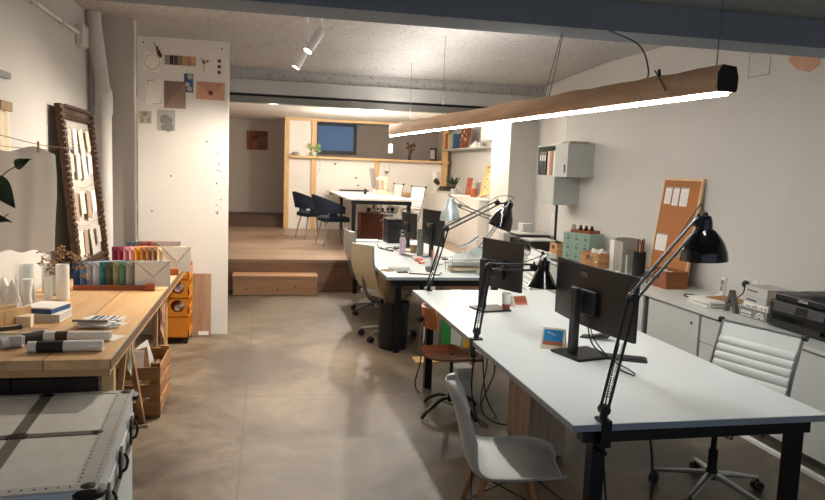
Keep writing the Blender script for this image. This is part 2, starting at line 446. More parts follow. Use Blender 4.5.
# partition: pine studs, header, rail and white panels
t = thing('stud_partition', 'pine stud partition with white panels and an open band along the top', 'partition', (0, 15.1, .44))
def stud(x, z0, z1, w=.09): return MB().b6(x-w/2, x+w/2, -.05, .05, z0-.44, z1-.44).build('stud', 'pine', t)
for x, z1 in ((.44, 2.70), (1.0, 2.70), (3.83, 2.70)): stud(x, .44, z1, .1 if x < 3 else .13)
stud(2.34, .44, 1.93)
MB().b6(.39, 3.9, -.055, .055, 2.26, 2.31).build('header', 'pine_x', t)
MB().b6(.49, 3.9, -.16, .06, 1.49, 1.53).build('shelf_rail', 'pine_x', t)
MB().b6(2.39, 3.77, -.05, .05, .76, .83).build('middle_rail', 'pine_x', t)
MB().b6(.49, .95, .01, .04, 0, 2.26).build('white_panel', 'white_panel', t)
MB().b6(1.05, 3.77, .01, .04, 0, 1.49).build('white_panel', 'white_panel', t)
# back window
w = MB(); 
for a in ((1.12, 2.06, 2.70, 2.76), (1.12, 2.06, 2.07, 2.14), (1.12, 1.17, 2.14, 2.70), (1.99, 2.06, 2.14, 2.70)): w.b6(a[0], a[1], 16.42, 16.5, a[2], a[3])
o = struct(w.build('window_1', 'black_metal'), 'dark framed window high in the back wall')
MB().b6(1.17, 1.99, 16.46, 16.48, 2.14, 2.70).build('window_pane', 'window_blue', o)
# tall white sliding board
t = thing('sliding_board', 'tall white painted board pinned with cards and colour samples', 'board', (-.79, 7.36, 0))
MB().b6(-.43, .43, 0, .04, 0, 2.93).build('panel', 'white_paint', t, bev=.002)
g = MB()
for x, z in ((-.37, 2.87), (.36, 2.86), (-.3, 1.25), (-.12, 1.6), (.22, 1.95)): g.lathe([(.008, 0), (.006, .004)], 8, M=TM((x, 0, z), (90, 0, 0)))
for k in range(22):
    z = 1.2+random.random()*.8; g.lathe([(random.uniform(.003, .009), 0), (.001, .002)], 7, M=TM((.33+random.uniform(-.02, .03), 0, z), (90, 0, 0)))
g.build('nail_hole', 'ink', t)
# things pinned on the board (world coordinates on its face, y = 7.36)
YB = 7.357
def pinned(name, label, cat, x0, x1, z0, z1, mats, fn=None, rot=0):
    t = thing(name, label, cat, ((x0+x1)/2, YB, (z0+z1)/2))
    w, h = x1-x0, z1-z0
    MB().box((0, 0, 0), (w, .003, h), (0, rot, 0)).build('sheet', mats[0], t)
    if fn: fn(t, w, h)
    return t
def envf(shadow):
    def f(t, w, h):
        MB().prism([(-w/2, h/2), (w/2, h/2), (0, -h*.12)], .002, M=TM((0, -.0015, 0), (90, 0, 0))).build('flap', shadow, t)
        MB().tube([(-w/2, -.003, h/2), (0, -.004, -h*.12), (w/2, -.003, h/2)], .0022, 5).build('flap_edge', 'kraft', t)
    return f
pbr('peach', (206, 158, 130), .8); pbr('taupe', (132, 112, 98), .8); pbr('card_blue', (62, 100, 140), .7); pbr('card_grey', (178, 172, 164), .8)
pbr('peach_dark', (192, 142, 116), .8); pbr('taupe_light', (152, 130, 114), .8)
t = pinned('paper_envelope', 'peach envelope with dark wax seal at the top right of the white board', 'envelope', -.67, -.40, 2.36, 2.53, ['peach'], envf('peach_dark'), 1)
MB().lathe([(.02, 0), (.022, .004), (.012, .006)], 12, M=TM((0, -.003, -.02), (90, 0, 0))).build('wax_seal', 'red_brown', t)
pinned('paper_envelope', 'taupe envelope pinned open beside the blue card on the white board', 'envelope', -.97, -.77, 2.26, 2.52, ['taupe'], lambda t, w, h: MB().prism([(w/2, h/2), (w/2, -h/2), (w*.05, 0)], .002, M=TM((0, -.0015, 0), (90, 0, 0))).prism([(-w/2, -h/2), (w/2, -h/2), (.02, .03)], .003, M=TM((0, -.0015, 0), (90, 0, 0))).build('flap', 'taupe_light', t))
def blots(mat, n, s=.03):
    def f(t, w, h):
        m = MB()
        for k in range(n):
            x = random.uniform(-w*.35, w*.35); z = random.uniform(-h*.35, h*.35)
            m.lathe([(random.uniform(s*.3, s), 0), (.001, .001)], 9, M=TM((x, -.0015-k*.0002, z), (90, 0, 0)))
        m.build('print', mat, t)
    return f
pinned('picture_card', 'small blue card between the two envelopes on the white board', 'card', -.785, -.70, 2.42, 2.60, ['card_blue'], blots('card_grey', 4))
pinned('picture_card', 'pale card with a wreath drawing at the upper left of the white board', 'card', -1.16, -1.0, 2.60, 2.78, ['white_panel'], lambda t, w, h: MB().tube([(.07*math.cos(a*PI/8), -.003, .07*math.sin(a*PI/8)) for a in range(16)], .003, 5, close=True).build('wreath', 'card_grey', t), 8)
pinned('picture_card', 'pale invitation card with leaf corners on the left of the white board', 'card', -1.14, -.98, 2.28, 2.53, ['white_panel'], lambda t, w, h: MB().tube([(-.06, -.002, .07), (-.06, -.003, .11), (0, -.002, .115)], .004, 5).build('leaf_print', 'stone_grey', t) and MB().tube([(.06, -.002, -.06), (.06, -.003, -.11), (-.02, -.002, -.115)], .004, 5).build('leaf_print', 'stone_grey', t))
pinned('picture_card', 'square grey floral photo below the invitation card on the white board', 'card', -1.2, -1.09, 2.10, 2.22, ['card_grey'], blots('kraft', 8, .02))
pinned('picture_card', 'grey bell shaped card under the taupe envelope on the white board', 'card', -1.03, -.87, 2.04, 2.24, ['card_grey'], blots('steel_grey', 5, .05))
t = thing('colour_sample_strip', 'strip of seven brown and beige colour chips near the top of the white board', 'colour chips', (-.815, YB, 2.72))
for k, c in enumerate(((150, 138, 124), (58, 40, 30), (78, 58, 40), (132, 112, 88), (190, 150, 100), (176, 128, 82), (206, 164, 120))):
    pbr('chip%d' % k, c, .7); MB().box((-.13+k*.042, 0, 0), (.038, .003, .09)).build('chip', 'chip%d' % k, t)
t = thing('dried_sprig', 'dried sprig taped beside the wreath card on the white board', 'dried flower', (-1.02, YB, 2.80))
MB().tube([(.03, -.006, -.06), (.0, -.008, 0), (-.05, -.006, .08)], .003, 5).ball((.0, -.01, -.02), .018, 8, sc=(1, .5, 1.6)).ball((.015, -.01, -.045), .016, 8, sc=(1, .5, 1.4)).ball((-.015, -.01, .02), .011, 8, sc=(1, .5, 2)).build('stem', 'dried_dark', t)
t = thing('dried_sprig', 'pale dried sprig right of the colour chips on the white board', 'dried flower', (-.6, YB, 2.70))
MB().tube([(-.03, -.005, .06), (0, -.006, 0), (0, -.005, -.07)], .003, 5).tube([(0, -.006, 0), (.04, -.006, .03)], .003, 5).ball((0, -.008, .02), .014, 8, sc=(1, .5, 1.5)).ball((.035, -.008, .03), .012, 8, sc=(1, .5, 1)).build('stem', 'dried', t)
for k, n in enumerate(('top', 'middle', 'lowest')):
    t = MB().lathe([(.016, 0), (.017, .006), (.008, .011)], 14, M=TM((0, 0, 0), (90, 0, 0))).build('wax_seal', 'red_brown', loc=(-.455, YB+.003, 2.74-k*.055))
    tag(t, '%s of three round dark seals at the right of the white board' % n, 'seal')
# oak veneer offcut leaning on the board
t = thing('veneer_panel', 'oak veneer panel leaning against the foot of the white board', 'panel', (-.68, 7.3, 0))
MB().box((0, .015, .315), (.32, .016, .63), (-4, 0, 0)).build('board', 'panel_oak', t)
MB().box((.09, -.024, .03), (.1, .004, .04), (-4, 0, 0)).build('sticker', 'paper', t)
# painting on the back wall
t = thing('painting', 'small square brown abstract painting hanging on the far corridor wall', 'painting', (-.18, 16.47, 2.3))
MB().b6(-.23, .23, 0, .03, -.21, .21).build('canvas', 'painting', t)
m = MB()
for p, r in (((.06, .05), .09), ((.1, -.08), .08), ((0, .12), .06)): m.lathe([(r, 0), (r*.9, .002)], 16, M=TM((p[0], 0, p[1]), (90, 0, 0)))
m.build('brush_mark', 'red_brown', t)
# pipe, conduit and box on the left wall
t = thing('soil_pipe', 'thick white painted pipe running up the corner of the left wall', 'pipe', (-1.53, 7.3, 0))
MB().tube([(.02, 0, 0), (.02, 0, 2.3), (.01, 0, 2.4), (-.055, -.03, 3.0), (-.06, -.03, 3.1)], .068, 18).build('tube', 'pipe_paint', t)
MB().tube([(.02, 0, 2.16), (.02, 0, 2.33), (.012, 0, 2.39)], .08, 18).build('collar', 'pipe_paint', t)
MB().tube([(-.105, .05, 0), (-.105, .05, 2.7)], .018, 10).build('thin_pipe', 'pipe_paint', t)
t = thing('junction_box', 'square white junction box at the end of a conduit on the left wall', 'electrical box', (XL+.001, 6.95, 2.82))
MB().b6(.0, .07, -.09, .1, -.09, .1).build('box', 'pipe_paint', t, bev=.012)
MB().tube([(.02, -.08, .02), (.02, -2.6, .02)], .018, 10).build('conduit', 'pipe_paint', t)
for y in (-.6, -1.3): MB().b6(.0, .045, y-.015, y+.015, -.002, .042).build('clip', 'pipe_paint', t)
# right wall marks
struct(MB().tube([(3.998, 5.42, 2.82), (3.998, 5.42, 2.62), (3.998, 5.16, 2.62), (3.998, 5.16, 2.82)], .004, 5, close=True).build('trim_7', 'steel_grey'), 'outline of a painted over hatch')
struct(MB().prism([(4.93, 2.85), (4.63, 2.85), (4.62, 2.62), (4.72, 2.58), (4.86, 2.62), (4.95, 2.7), (4.9, 2.78)], .006, M=Matrix(((0, 0, -1, 4.0), (1, 0, 0, 0), (0, 1, 0, 0), (0, 0, 0, 1)))).build('trim_8', 'peach'), 'bare patch in the plaster')
# ------------------------------------------------------------ pendant timber light
t = thing('timber_pendant_light', 'long rough timber beam hung on wires with an LED strip beneath', 'pendant light', (1.77, 2.52, 0))
LB = 7.6
def zb(y): return 2.085 + y*.0195
def hb(y): return .098 + y*.0065
rs = []
n = 46
rnd = random.Random(3)
for i in range(n+1):
    y = LB*i/n; w = .047+rnd.uniform(-.004, .004); h = hb(y)+rnd.uniform(-.006, .006); z0 = zb(y)
    s = .018
    rs.append([Vector(p) for p in ((-w, y, z0+s), (-w+.004, y, z0), (w-.004, y, z0), (w, y, z0+s), (w*1.02, y, z0+h*.6), (w*.75, y, z0+h), (-w*.6, y, z0+h+.006), (-w*1.02, y, z0+h*.72))])
MB().rings(rs, 0, False, False).build('timber', 'beam_wood', t)
MB().rings([[p+Vector((0, -.002, 0)) for p in rs[0]], [p+Vector((0, .01, 0)) for p in rs[0]]], 0, True, False).build('end_grain', 'beam_end', t)
MB().rings([rs[-1], [p+Vector((0, .006, 0)) for p in rs[-1]]], 0, True, False).build('end_grain', 'beam_end', t)
MB().rings([[Vector((x*.016, y, zb(y)-.007+z*.007)) for x, z in ((-1, -.7), (-.4, -1), (.4, -1), (1, -.7), (1, 1), (-1, 1))] for y in (.01, LB+.02)], 0, True, False).build('led_strip', 'led', t)
MB().b6(-.02, .02, LB+.02, LB+.07, zb(LB)-.026, zb(LB)+.004).build('strip_end_cap', 'white_plastic', t)
def wire(x0, y0, z0, y1, z1): return MB().tube([(x0, y0, z0), (x0, y1, z1)], .0028, 5).build('hanging_wire', 'grey_metal', t)
wire(0, .08, zb(0)+.1, .06, 2.76)
wire(.01, 1.84, zb(1.8)+.1, 1.66, 2.61); wire(-.015, 1.86, zb(1.8)+.1, 1.62, 2.61)
wire(0, 4.62, zb(4.6)+.12, 4.62, 3.1)
wire(0, 6.3, zb(6.3)+.13, 6.3, 3.08)
MB().tube(smoothpath([(.02, .66, zb(.6)+.1), (.03, .66, 2.26), (.10, .9, 2.42), (.22, 1.5, 2.61)], 6), .004, 6).build('power_cable', 'cable_black', t)
MB().tube([(-.06, .34, zb(.3)+.03), (-.055, .42, zb(.4)+.10), (-.05, .46, zb(.4)+.13)], .0035, 5).tube([(-.03, .45, zb(.4)+.1), (-.03, .46, zb(.4)+.135)], .007, 6).build('switch_clip', 'black_plastic', t)
MB().b6(-.03, .03, -.002, .002, -.19, -.06).tube([(0, 0, -.06), (0, 0, 0)], .001, 4).build('hanging_tag', 'paper', loc=(1.77, 10.16, 2.17))
tag(bpy.data.objects['hanging_tag'], 'small white tag hanging from the far end of the timber pendant light', 'tag')

# ceiling spotlights
def spotlight(loc, d, label, stem):
    t = thing('ceiling_spotlight', label, 'spotlight', loc)
    d = Vector(d).normalized(); a = Vector((0, 0, 0)); b = d*.24
    q = d.to_track_quat('Z', 'Y').to_matrix().to_4x4()
    MB().lathe([(.034, 0), (.038, .01), (.038, .2), (.036, .21), (.034, .2), (.032, .195)], 20, M=q).build('housing', 'white_plastic', t)
    MB().lathe([(.031, .198), (.02, .203), (.001, .204)], 16, M=q).build('lamp_face', 'spot_glow', t)
    MB().tube([(0, 0, 0), (0, 0, .06), (0, 0, stem)], .011, 8).ball((0, 0, 0), .028, 10).build('stem', 'white_plastic', t)
    MB().lathe([(.045, stem-.012), (.045, stem)], 16).build('ceiling_plate', 'white_plastic', t)
    MB().box(tuple(d*.1+Vector((.039, 0, 0))), (.004, .006, .14), tuple(math.degrees(v) for v in d.to_track_quat('Z', 'Y').to_euler())).build('slot', 'ink', t)
    li = bpy.data.lights.new('spot', 'SPOT'); li.energy = 165; li.color = (1, .89, .75); li.spot_size = R(120); li.spot_blend = .8; li.shadow_soft_size = .04
    lo = bpy.data.objects.new('spot_lamp', li); COL.objects.link(lo); lo.location = Vector(loc)+d*.23
    lo.rotation_euler = d.to_track_quat('-Z', 'Y').to_euler()
    return t, lo
spotlight((.44, 6.1, 2.86), (-.50, -.22, -.80), 'nearer white cylinder spotlight on the ceiling, partly in front of its twin', .22)
spotlight((.36, 6.7, 2.82), (-.46, -.05, -.86), 'farther white cylinder spotlight, lower left of its twin on the ceiling', .30)
t = thing('recessed_downlight', 'round glowing downlight in the white ceiling over the raised level', 'downlight', (1.58, 12.75, 2.75))
MB().lathe([(.09, 0), (.1, -.006), (.075, -.01), (.07, -.004)], 24).build('ring', 'white_plastic', t)
MB().lathe([(.07, -.005), (.001, -.006)], 20).build('lamp_face', 'downlight_glow', t)

# ------------------------------------------------------------ white desks
def desk(label, loc, X, Y, H, legs, th=.03, edge='laminate_edge'):
    t = thing('office_desk', label, 'desk', loc)
    MB().b6(0, X, 0, Y, H-th+.001, H).build('desk_top', 'laminate', t, bev=.002)
    m = MB(); e = .0012
    m.b6(-e, X+e, -e, 0, H-th, H-.003).b6(-e, X+e, Y, Y+e, H-th, H-.003).b6(-e, 0, 0, Y, H-th, H-.003).b6(X, X+e, 0, Y, H-th, H-.003)
    m.build('edge_band', edge, t)
    f = MB(); z1 = H-th; z0 = z1-.06
    f.b6(.06, X-.06, .03, .09, z0, z1).b6(.06, X-.06, Y-.09, Y-.03, z0, z1)
    f.b6(.22, .27, .09, Y-.09, z0, z1).b6(X-.27, X-.22, .09, Y-.09, z0, z1)
    if Y > 2.5: f.b6(.06, X-.06, Y/2-.04, Y/2+.04, z0, z1)
    f.build('frame', 'black_metal', t)
    for x, y in legs: MB().b6(x-.029, x+.029, y-.029, y+.029, 0, z0+.03).build('leg', 'black_metal', t)
    return t
desk('near long white desk with black legs, carrying two black monitors', (1.225, 2.55, 0), 1.2, 3.19, .74,
     [(.14, .07), (1.09, .07), (.08, 2.86), (1.12, 2.86)])
desk('farther long white desk with black legs, covered in papers and trays', (1.13, 6.45, 0), 1.2, 3.48, .74,
     [(.12, .07), (1.08, .07), (.12, 3.3), (1.08, 3.3)])
desk('white table with thick black frame on the raised level', (1.27, 11.0, .44), 1.08, 3.95, .84,
     [(.10, .06), (.98, .06), (.30, 3.8), (.98, 3.8)], edge='white_paint')

# ------------------------------------------------------------ chairs
def star_base(t, arm='aluminium', r=.30, seat_h=.42, ang=18, n=5, casters=True):
    for k in range(n):
        a = R(ang+360/n*k); c, s = math.cos(a), math.sin(a)
        MB().tube([(.02*c, .02*s, .115), (.12*c, .12*s, .105), (r*c, r*s, .075)], [.026, .021, .014], 8, flat=.7).build('base_arm', arm, t)
        if casters:
            m = MB(); cx, cy = r*c, r*s
            for d in (-.016, .016): m.cyl((cx-s*d-s*.010, cy+c*d+c*.010, .028), (cx-s*d+s*.010, cy+c*d-c*.010, .028), .028, seg=14)
            m.cyl((cx, cy, .03), (cx, cy, .075), .008)
            m.build('caster', 'caster_rubber', t)
    MB().cyl((0, 0, .09), (0, 0, .14), .034).cyl((0, 0, .14), (0, 0, .26), .026).cyl((0, 0, .26), (0, 0, seat_h-.02), .016).build('gas_lift', 'black_metal', t)
    return t
def ribbed_chair(label, loc, rz, group=None, arms=True, panel='white_leather', tall=.46):
    t = thing('ribbed_office_chair', label, 'chair', loc, rz, group)
    W = .235
    prof = smoothpath([(.24, 0, .445), (.2, 0, .462), (.0, 0, .452), (-.15, 0, .45), (-.205, 0, .475), (-.235, 0, .54), (-.26, 0, .68), (-.295, 0, .80), (-.33, 0, .455+tall)], 5)
    def sheet(i0, i1, w, rib):
        P = prof[i0:i1+1]; L = len(P)-1
        def f(u, v):
            t_ = v*L; i = min(int(t_), L-1); p = P[i].lerp(P[i+1], t_-i)
            tang = (P[i+1]-P[i]).normalized(); nr = Vector((-tang.z, 0, tang.x))
            h = abs(math.sin(PI*v*rib))**.5*.012*(1 if v < .80 or rib == 6 else 0)
            q = p-nr*h if nr.z < 0 else p+nr*h
            return (q.x, (u-.5)*2*w, q.z)
        return f
    k = 20
    MB().slab(sheet(0, k, W, 6), 4, 60, .014).build('seat', panel, t)
    MB().slab(sheet(k+1, len(prof)-1, W, 10), 4, 70, .014).build('backrest', panel, t)
    for s in (-1, 1):
        MB().tube([p+Vector((0, s*(W+.012), 0)) for p in prof], .009, 8, flat=1).build('side_frame', 'aluminium', t)
        if arms:
            MB().tube(smoothpath([(-.24, s*(W+.02), .66), (-.12, s*(W+.045), .68), (.08, s*(W+.05), .67), (.12, s*(W+.045), .62), (.07, s*(W+.03), .52), (.0, s*(W+.02), .455)], 5), .011, 8).build('armrest', 'chrome', t)
    for x, z in ((.2, .45), (-.14, .438)): MB().tube([(x, -W-.01, z-.012), (x, W+.01, z-.012)], .012, 8).build('crossbar', 'grey_metal', t)
    p = prof[-1]; MB().tube([p+Vector((0, -W-.02, 0)), p+Vector((0, W+.02, 0))], .007, 10).build('crossbar', 'grey_metal', t)
    MB().box((0, 0, .415), (.22, .12, .04)).build('underframe', 'grey_metal', t)
    for s in (-1, 1): MB().cyl(p+Vector((0, s*(W+.012), 0)), p+Vector((0, s*(W+.034), 0)), .018).build('end_cap', 'black_plastic', t)
    MB().tube([(0, -.05, .40), (.02, -.18, .39), (.02, -.22, .37)], [.006, .006, .014], 8).build('lever', 'black_plastic', t)
    star_base(t)
    return t
rc = ribbed_chair('white ribbed swivel chair tucked under the near desk beside the cabinets', (2.46, 3.355, 0), 198, arms=False)
dup(rc, (2.62, 7.35, 0), 172, 'white ribbed swivel chair behind the farther desk, half hidden by the silver lamp')
rc2 = ribbed_chair('nearer white ribbed chair at the table on the raised level', (2.22, 11.6, .44), 195, tall=.58)
dup(rc2, (2.24, 13.6, .44), 190, 'farther white ribbed chair at the table on the raised level')

def mesh_chair(label, loc, rz, fabric, back_h=.98, arm='black_plastic', seatfab='mesh_dark'):
    t = thing('mesh_office_chair', label, 'chair', loc, rz)
    def back(u, v):
        y = (u-.5)*2*(.21-.03*abs(v-.4)); z = .55+v*(back_h-.55)
        return (-.23-.10*v+.04*math.sin(PI*v)*-1-.05*(1-(2*u-1)**2)*.6, y, z)
    MB().slab(back, 12, 14, .012).build('backrest', fabric, t)
    rim = [back(0, v/8) for v in range(9)]+[back(u/8, 1) for u in range(1, 9)]+[back(1, 1-v/8) for v in range(1, 9)]+[back(1-u/8, 0) for u in range(1, 8)]
    MB().tube(rim, .012, 8, close=True).build('back_frame', 'aluminium', t)
    def seat(u, v): return (-.2+.44*v, (u-.5)*.46, .455+.02*math.sin(PI*v)-.03*max(0, v-.8)*5*.5+.012*(2*u-1)**2)
    MB().slab(seat, 10, 10, .03).build('seat', seatfab, t)
    MB().tube(smoothpath([(-.30, 0, .80), (-.31, 0, .6), (-.24, 0, .44), (-.05, 0, .41)], 5), .018, 8, flat=1.4).box((-.02, 0, .405), (.24, .12, .04)).build('spine', 'aluminium', t)
    for s in (-1, 1):
        MB().tube(smoothpath([(-.25, s*.22, .64), (-.14, s*.27, .64), (.05, s*.275, .62), (.10, s*.27, .57), (.08, s*.25, .5), (.02, s*.22, .425)], 5), .013, 8).build('armrest', arm, t)
    star_base(t, r=.29, ang=200)
    return t
mesh_chair('tan mesh swivel chair at the near left corner of the farther desk', (1.27, 7.12, 0), 24, 'mesh_tan', .98, 'grey_metal', 'paper_grey')
mesh_chair('white backed swivel chair with black armrest nearest the raised floor', (1.32, 8.4, 0), 12, 'white_plastic', 1.0, 'black_plastic', 'mesh_dark')

# white shell chair with dowel legs
t = thing('shell_chair', 'pale plastic shell chair with wooden dowel legs at the near desk', 'chair', (1.09, 2.93, 0), -12)
PR = smoothpath([(.245, .13, .40), (.225, .205, .425), (.13, .252, .435), (.0, .255, .425), (-.11, .25, .425), (-.175, .25, .46), (-.205, .24, .53), (-.225, .228, .62), (-.25, .20, .71), (-.275, .165, .77), (-.285, .11, .80), (-.287, .05, .808)], 4)
def shell(u, v):
    L = len(PR)-1; q = v*L; i = min(int(q), L-1); p = PR[i].lerp(PR[i+1], q-i)
    a = (u-.5)*2
    x, w, z = p
    up = .035 if v < .45 else .035*max(0, 1-(v-.45)*1.2)
    fw = 0 if v < .35 else min(1, (v-.35)*4)*.07*max(.15, 1-(v-.5))
    return (x+fw*abs(a)**2.4, w*.93*math.sin(a*PI/2*.98), z+up*abs(a)**2.6*(1 if v < .6 else .3))
MB().slab(shell, 20, 44, .006).build('seat_shell', 'shell_grey', t)
for sx, sy in ((1, 1), (1, -1), (-1, 1), (-1, -1)):
    MB().tube([(sx*.10-.01, sy*.12, .40), (sx*.21-.01, sy*.215, 0)], [.0155, .0105], 12).build('leg', 'chair_leg_wood', t)
m = MB()
for sy in (-1, 1): m.tube([(.13, sy*.14, .33), (-.16, sy*.18, .16)], .004, 6).tube([(-.15, sy*.14, .33), (.15, sy*.18, .16)], .004, 6).tube([(-.12, sy*.12, .405), (.12, sy*.12, .405)], .006, 6)
for sx in (-1, 1): m.tube([(sx*.13-.01, .14, .33), (sx*.16-.01, -.18, .16)], .004, 6).tube([(sx*.13-.01, -.14, .33), (sx*.16-.01, .18, .16)], .004, 6).tube([(sx*.11, -.12, .405), (sx*.11, .12, .405)], .006, 6)
m.build('wire_brace', 'black_metal', t)

# brown plywood swivel chair
t = thing('plywood_swivel_chair', 'brown plywood swivel chair with small backrest beside the near desk', 'chair', (1.33, 4.79, 0), 4)
def bseat(u, v):
    a = (v-.5)*2; b = (u-.5)*2
    k = (1-abs(a)**3*.25)
    return (b*.21*(1-abs(a)**4*.25), a*.215*(1-.12*abs(b)**4), .455-.02*(1-a*a)*(1-b*b)*1+(-.02*max(0, b-.5)*2))
MB().slab(bseat, 16, 16, .014).build('seat', 'ply_brown', t)
MB().slab(lambda u, v: (-.185-.02*(1-(2*u-1)**2)+.03*abs(2*u-1)**2-.02*v, (u-.5)*.29*(1-.2*abs(2*v-1)**3), .645+.145*v), 14, 8, .012).build('backrest', 'ply_orange', t)
MB().tube(smoothpath([(-.02, 0, .425), (-.17, 0, .42), (-.24, 0, .48), (-.235, 0, .62), (-.212, 0, .72)], 5), .013, 8, flat=.7).build('back_support', 'grey_metal', t)
MB().ball((-.25, 0, .70), .025, 10, sc=(1.2, 1, 1)).tube([(-.25, 0, .70), (-.21, 0, .70)], .01, 8).build('knob', 'black_plastic', t)
MB().cyl((0, 0, .09), (0, 0, .3), .02).cyl((0, 0, .3), (0, 0, .44), .013).lathe([(.06, .395), (.08, .405), (.05, .412)], 16).build('column', 'black_metal', t)
for k in range(4):
    a = R(25+90*k); c, s = math.cos(a), math.sin(a)
    MB().tube(smoothpath([(0, 0, .12), (.1*c, .1*s, .115), (.22*c, .22*s, .06), (.27*c, .27*s, .012)], 4), [.018]*8+[.015]*4+[.012], 8, flat=.8).build('base_arm', 'black_metal', t)

# navy upholstered chairs on the raised level
def navy(label, loc, rz):
    t = thing('upholstered_chair', label, 'chair', loc, rz)
    MB().slab(lambda u, v: ((u-.5)*.50*(1-.15*abs(2*v-1)**3), (v-.5)*.52*(1-.12*abs(2*u-1)**3), .475+.03*(1-(2*u-1)**4)*(1-(2*v-1)**4)), 10, 10, .07).build('seat', 'navy_fabric', t)
    def back(u, v):   # curved shell wrapping round the sitter, with arms falling forward
        a = R(-118+236*u); c = abs(a)/R(118)
        r = .265; x = -r*math.cos(a); y = r*1.05*math.sin(a)
        top = .86-.20*c**1.5; bot = .575 - .03*c
        z = bot+(top-bot)*v
        return (x-.07*v*(1-c)-.02, y, z)
    MB().slab(back, 26, 8, .035).build('backrest', 'navy_fabric', t)
    for s in (-1, 1): MB().slab(lambda u, v, s=s: (-.16+.14*u+.02*v, s*(.235+.0*u), .46+.14*v), 3, 3, .03*s).build('side_panel', 'navy_fabric', t)
    for sx, sy in ((1, 1), (1, -1), (-1, 1), (-1, -1)):
        MB().tube([(sx*.15, sy*.16, .42), (sx*.235, sy*.235, 0)], [.014, .011], 10).build('leg', 'chrome', t)
    return t
nv = navy('nearer navy upholstered chair with chrome legs, facing the table on the raised level', (1.14, 11.95, .44), 12)
dup(nv, (.86, 13.1, .44), 20, 'farther navy upholstered chair with chrome legs, half hidden behind its twin')

# ------------------------------------------------------------ right side: run of low cabinets
CT = .74
t = MB().b6(3.30, 4.0, 1.7, 10.1, CT-.025, CT).build('cabinet_worktop', 'cabinet_white', bev=.002)
tag(t, 'long pale worktop running along the right wall over the low cabinets', 'worktop')
def lowcab(y0, y1, kind, label):
    t = thing('low_cabinet', label, 'cabinet', (3.32, y0, 0))
    w = y1-y0
    MB().b6(.02, .66, .002, w-.002, .06, CT-.026).b6(.05, .66, .01, w-.01, 0, .06, m=1).build('body', ['cabinet_gap', 'cabinet_gap'], t)
    if kind == 'door':
        d = MB().b6(0, .019, .006, w-.006, .065, CT-.035).build('door', 'cabinet_white', t, bev=.0015)
        MB().cyl((-.008, w*.12, CT-.12), (0, w*.12, CT-.12), .012, seg=12).build('lock', 'chrome', d)
    elif kind == 'double':
        for a, b in ((.006, w/2-.003), (w/2+.003, w-.006)):
            d = MB().b6(0, .019, a, b, .065, CT-.035).build('door', 'cabinet_white', t, bev=.0015)
            MB().cyl((-.008, b-.05, CT-.12), (0, b-.05, CT-.12), .012, seg=12).build('lock', 'chrome', d)
    else:
        hs = [.065, .285, .50, CT-.035]
        for k in range(3):
            d = MB().b6(0, .019, .006, w-.006, hs[k]+.003, hs[k+1]-.003).build('drawer', 'cabinet_white', t, bev=.0015)
            if k == 2: MB().cyl((-.008, .08, hs[3]-.07), (0, .08, hs[3]-.07), .012, seg=12).build('lock', 'black_metal', d)
    return t
lowcab(4.83, 5.58, 'door', 'single door low cabinet left of the drawer unit under the worktop')
lowcab(4.10, 4.81, 'drawer', 'three drawer low cabinet under the worktop behind the white chair')
lowcab(3.22, 4.08, 'door', 'low cabinet under the black printer, right of the white chair')
lowcab(2.3, 3.2, 'double', 'low double door cabinet at the right edge of the picture')
lowcab(5.66, 6.56, 'double', 'low cabinet behind the arm of the nearest desk lamp')
lowcab(6.58, 7.48, 'double', 'low cabinet under the kraft box, behind the nearest monitor')
lowcab(7.5, 8.4, 'double', 'low cabinet under the green drawer box')
lowcab(8.42, 10.08, 'double', 'farthest low cabinet under the scanner beside the pier')
t = MB().b6(3.22, 3.26, 1.7, 4.6, 0, .02).build('floor_cable_cover', 'white_plastic')
tag(t, 'flat white cable cover on the floor along the cabinets', 'cable cover')

# raised level cabinet
t = thing('low_cabinet', 'white cabinet on the raised level with frames and plants on top', 'cabinet', (3.42, 11.05, .44))
MB().b6(0, .56, 0, 3.9, 0, .85).build('body', 'white_paint', t, bev=.002)
MB().b6(-.01, .57, -.01, 3.91, .85, .87).build('worktop', 'white_paint', t)
for k in range(4): MB().b6(-.015, 0, .01+k*.975, .965+k*.975, .05, .83).build('door', 'white_paint', t)
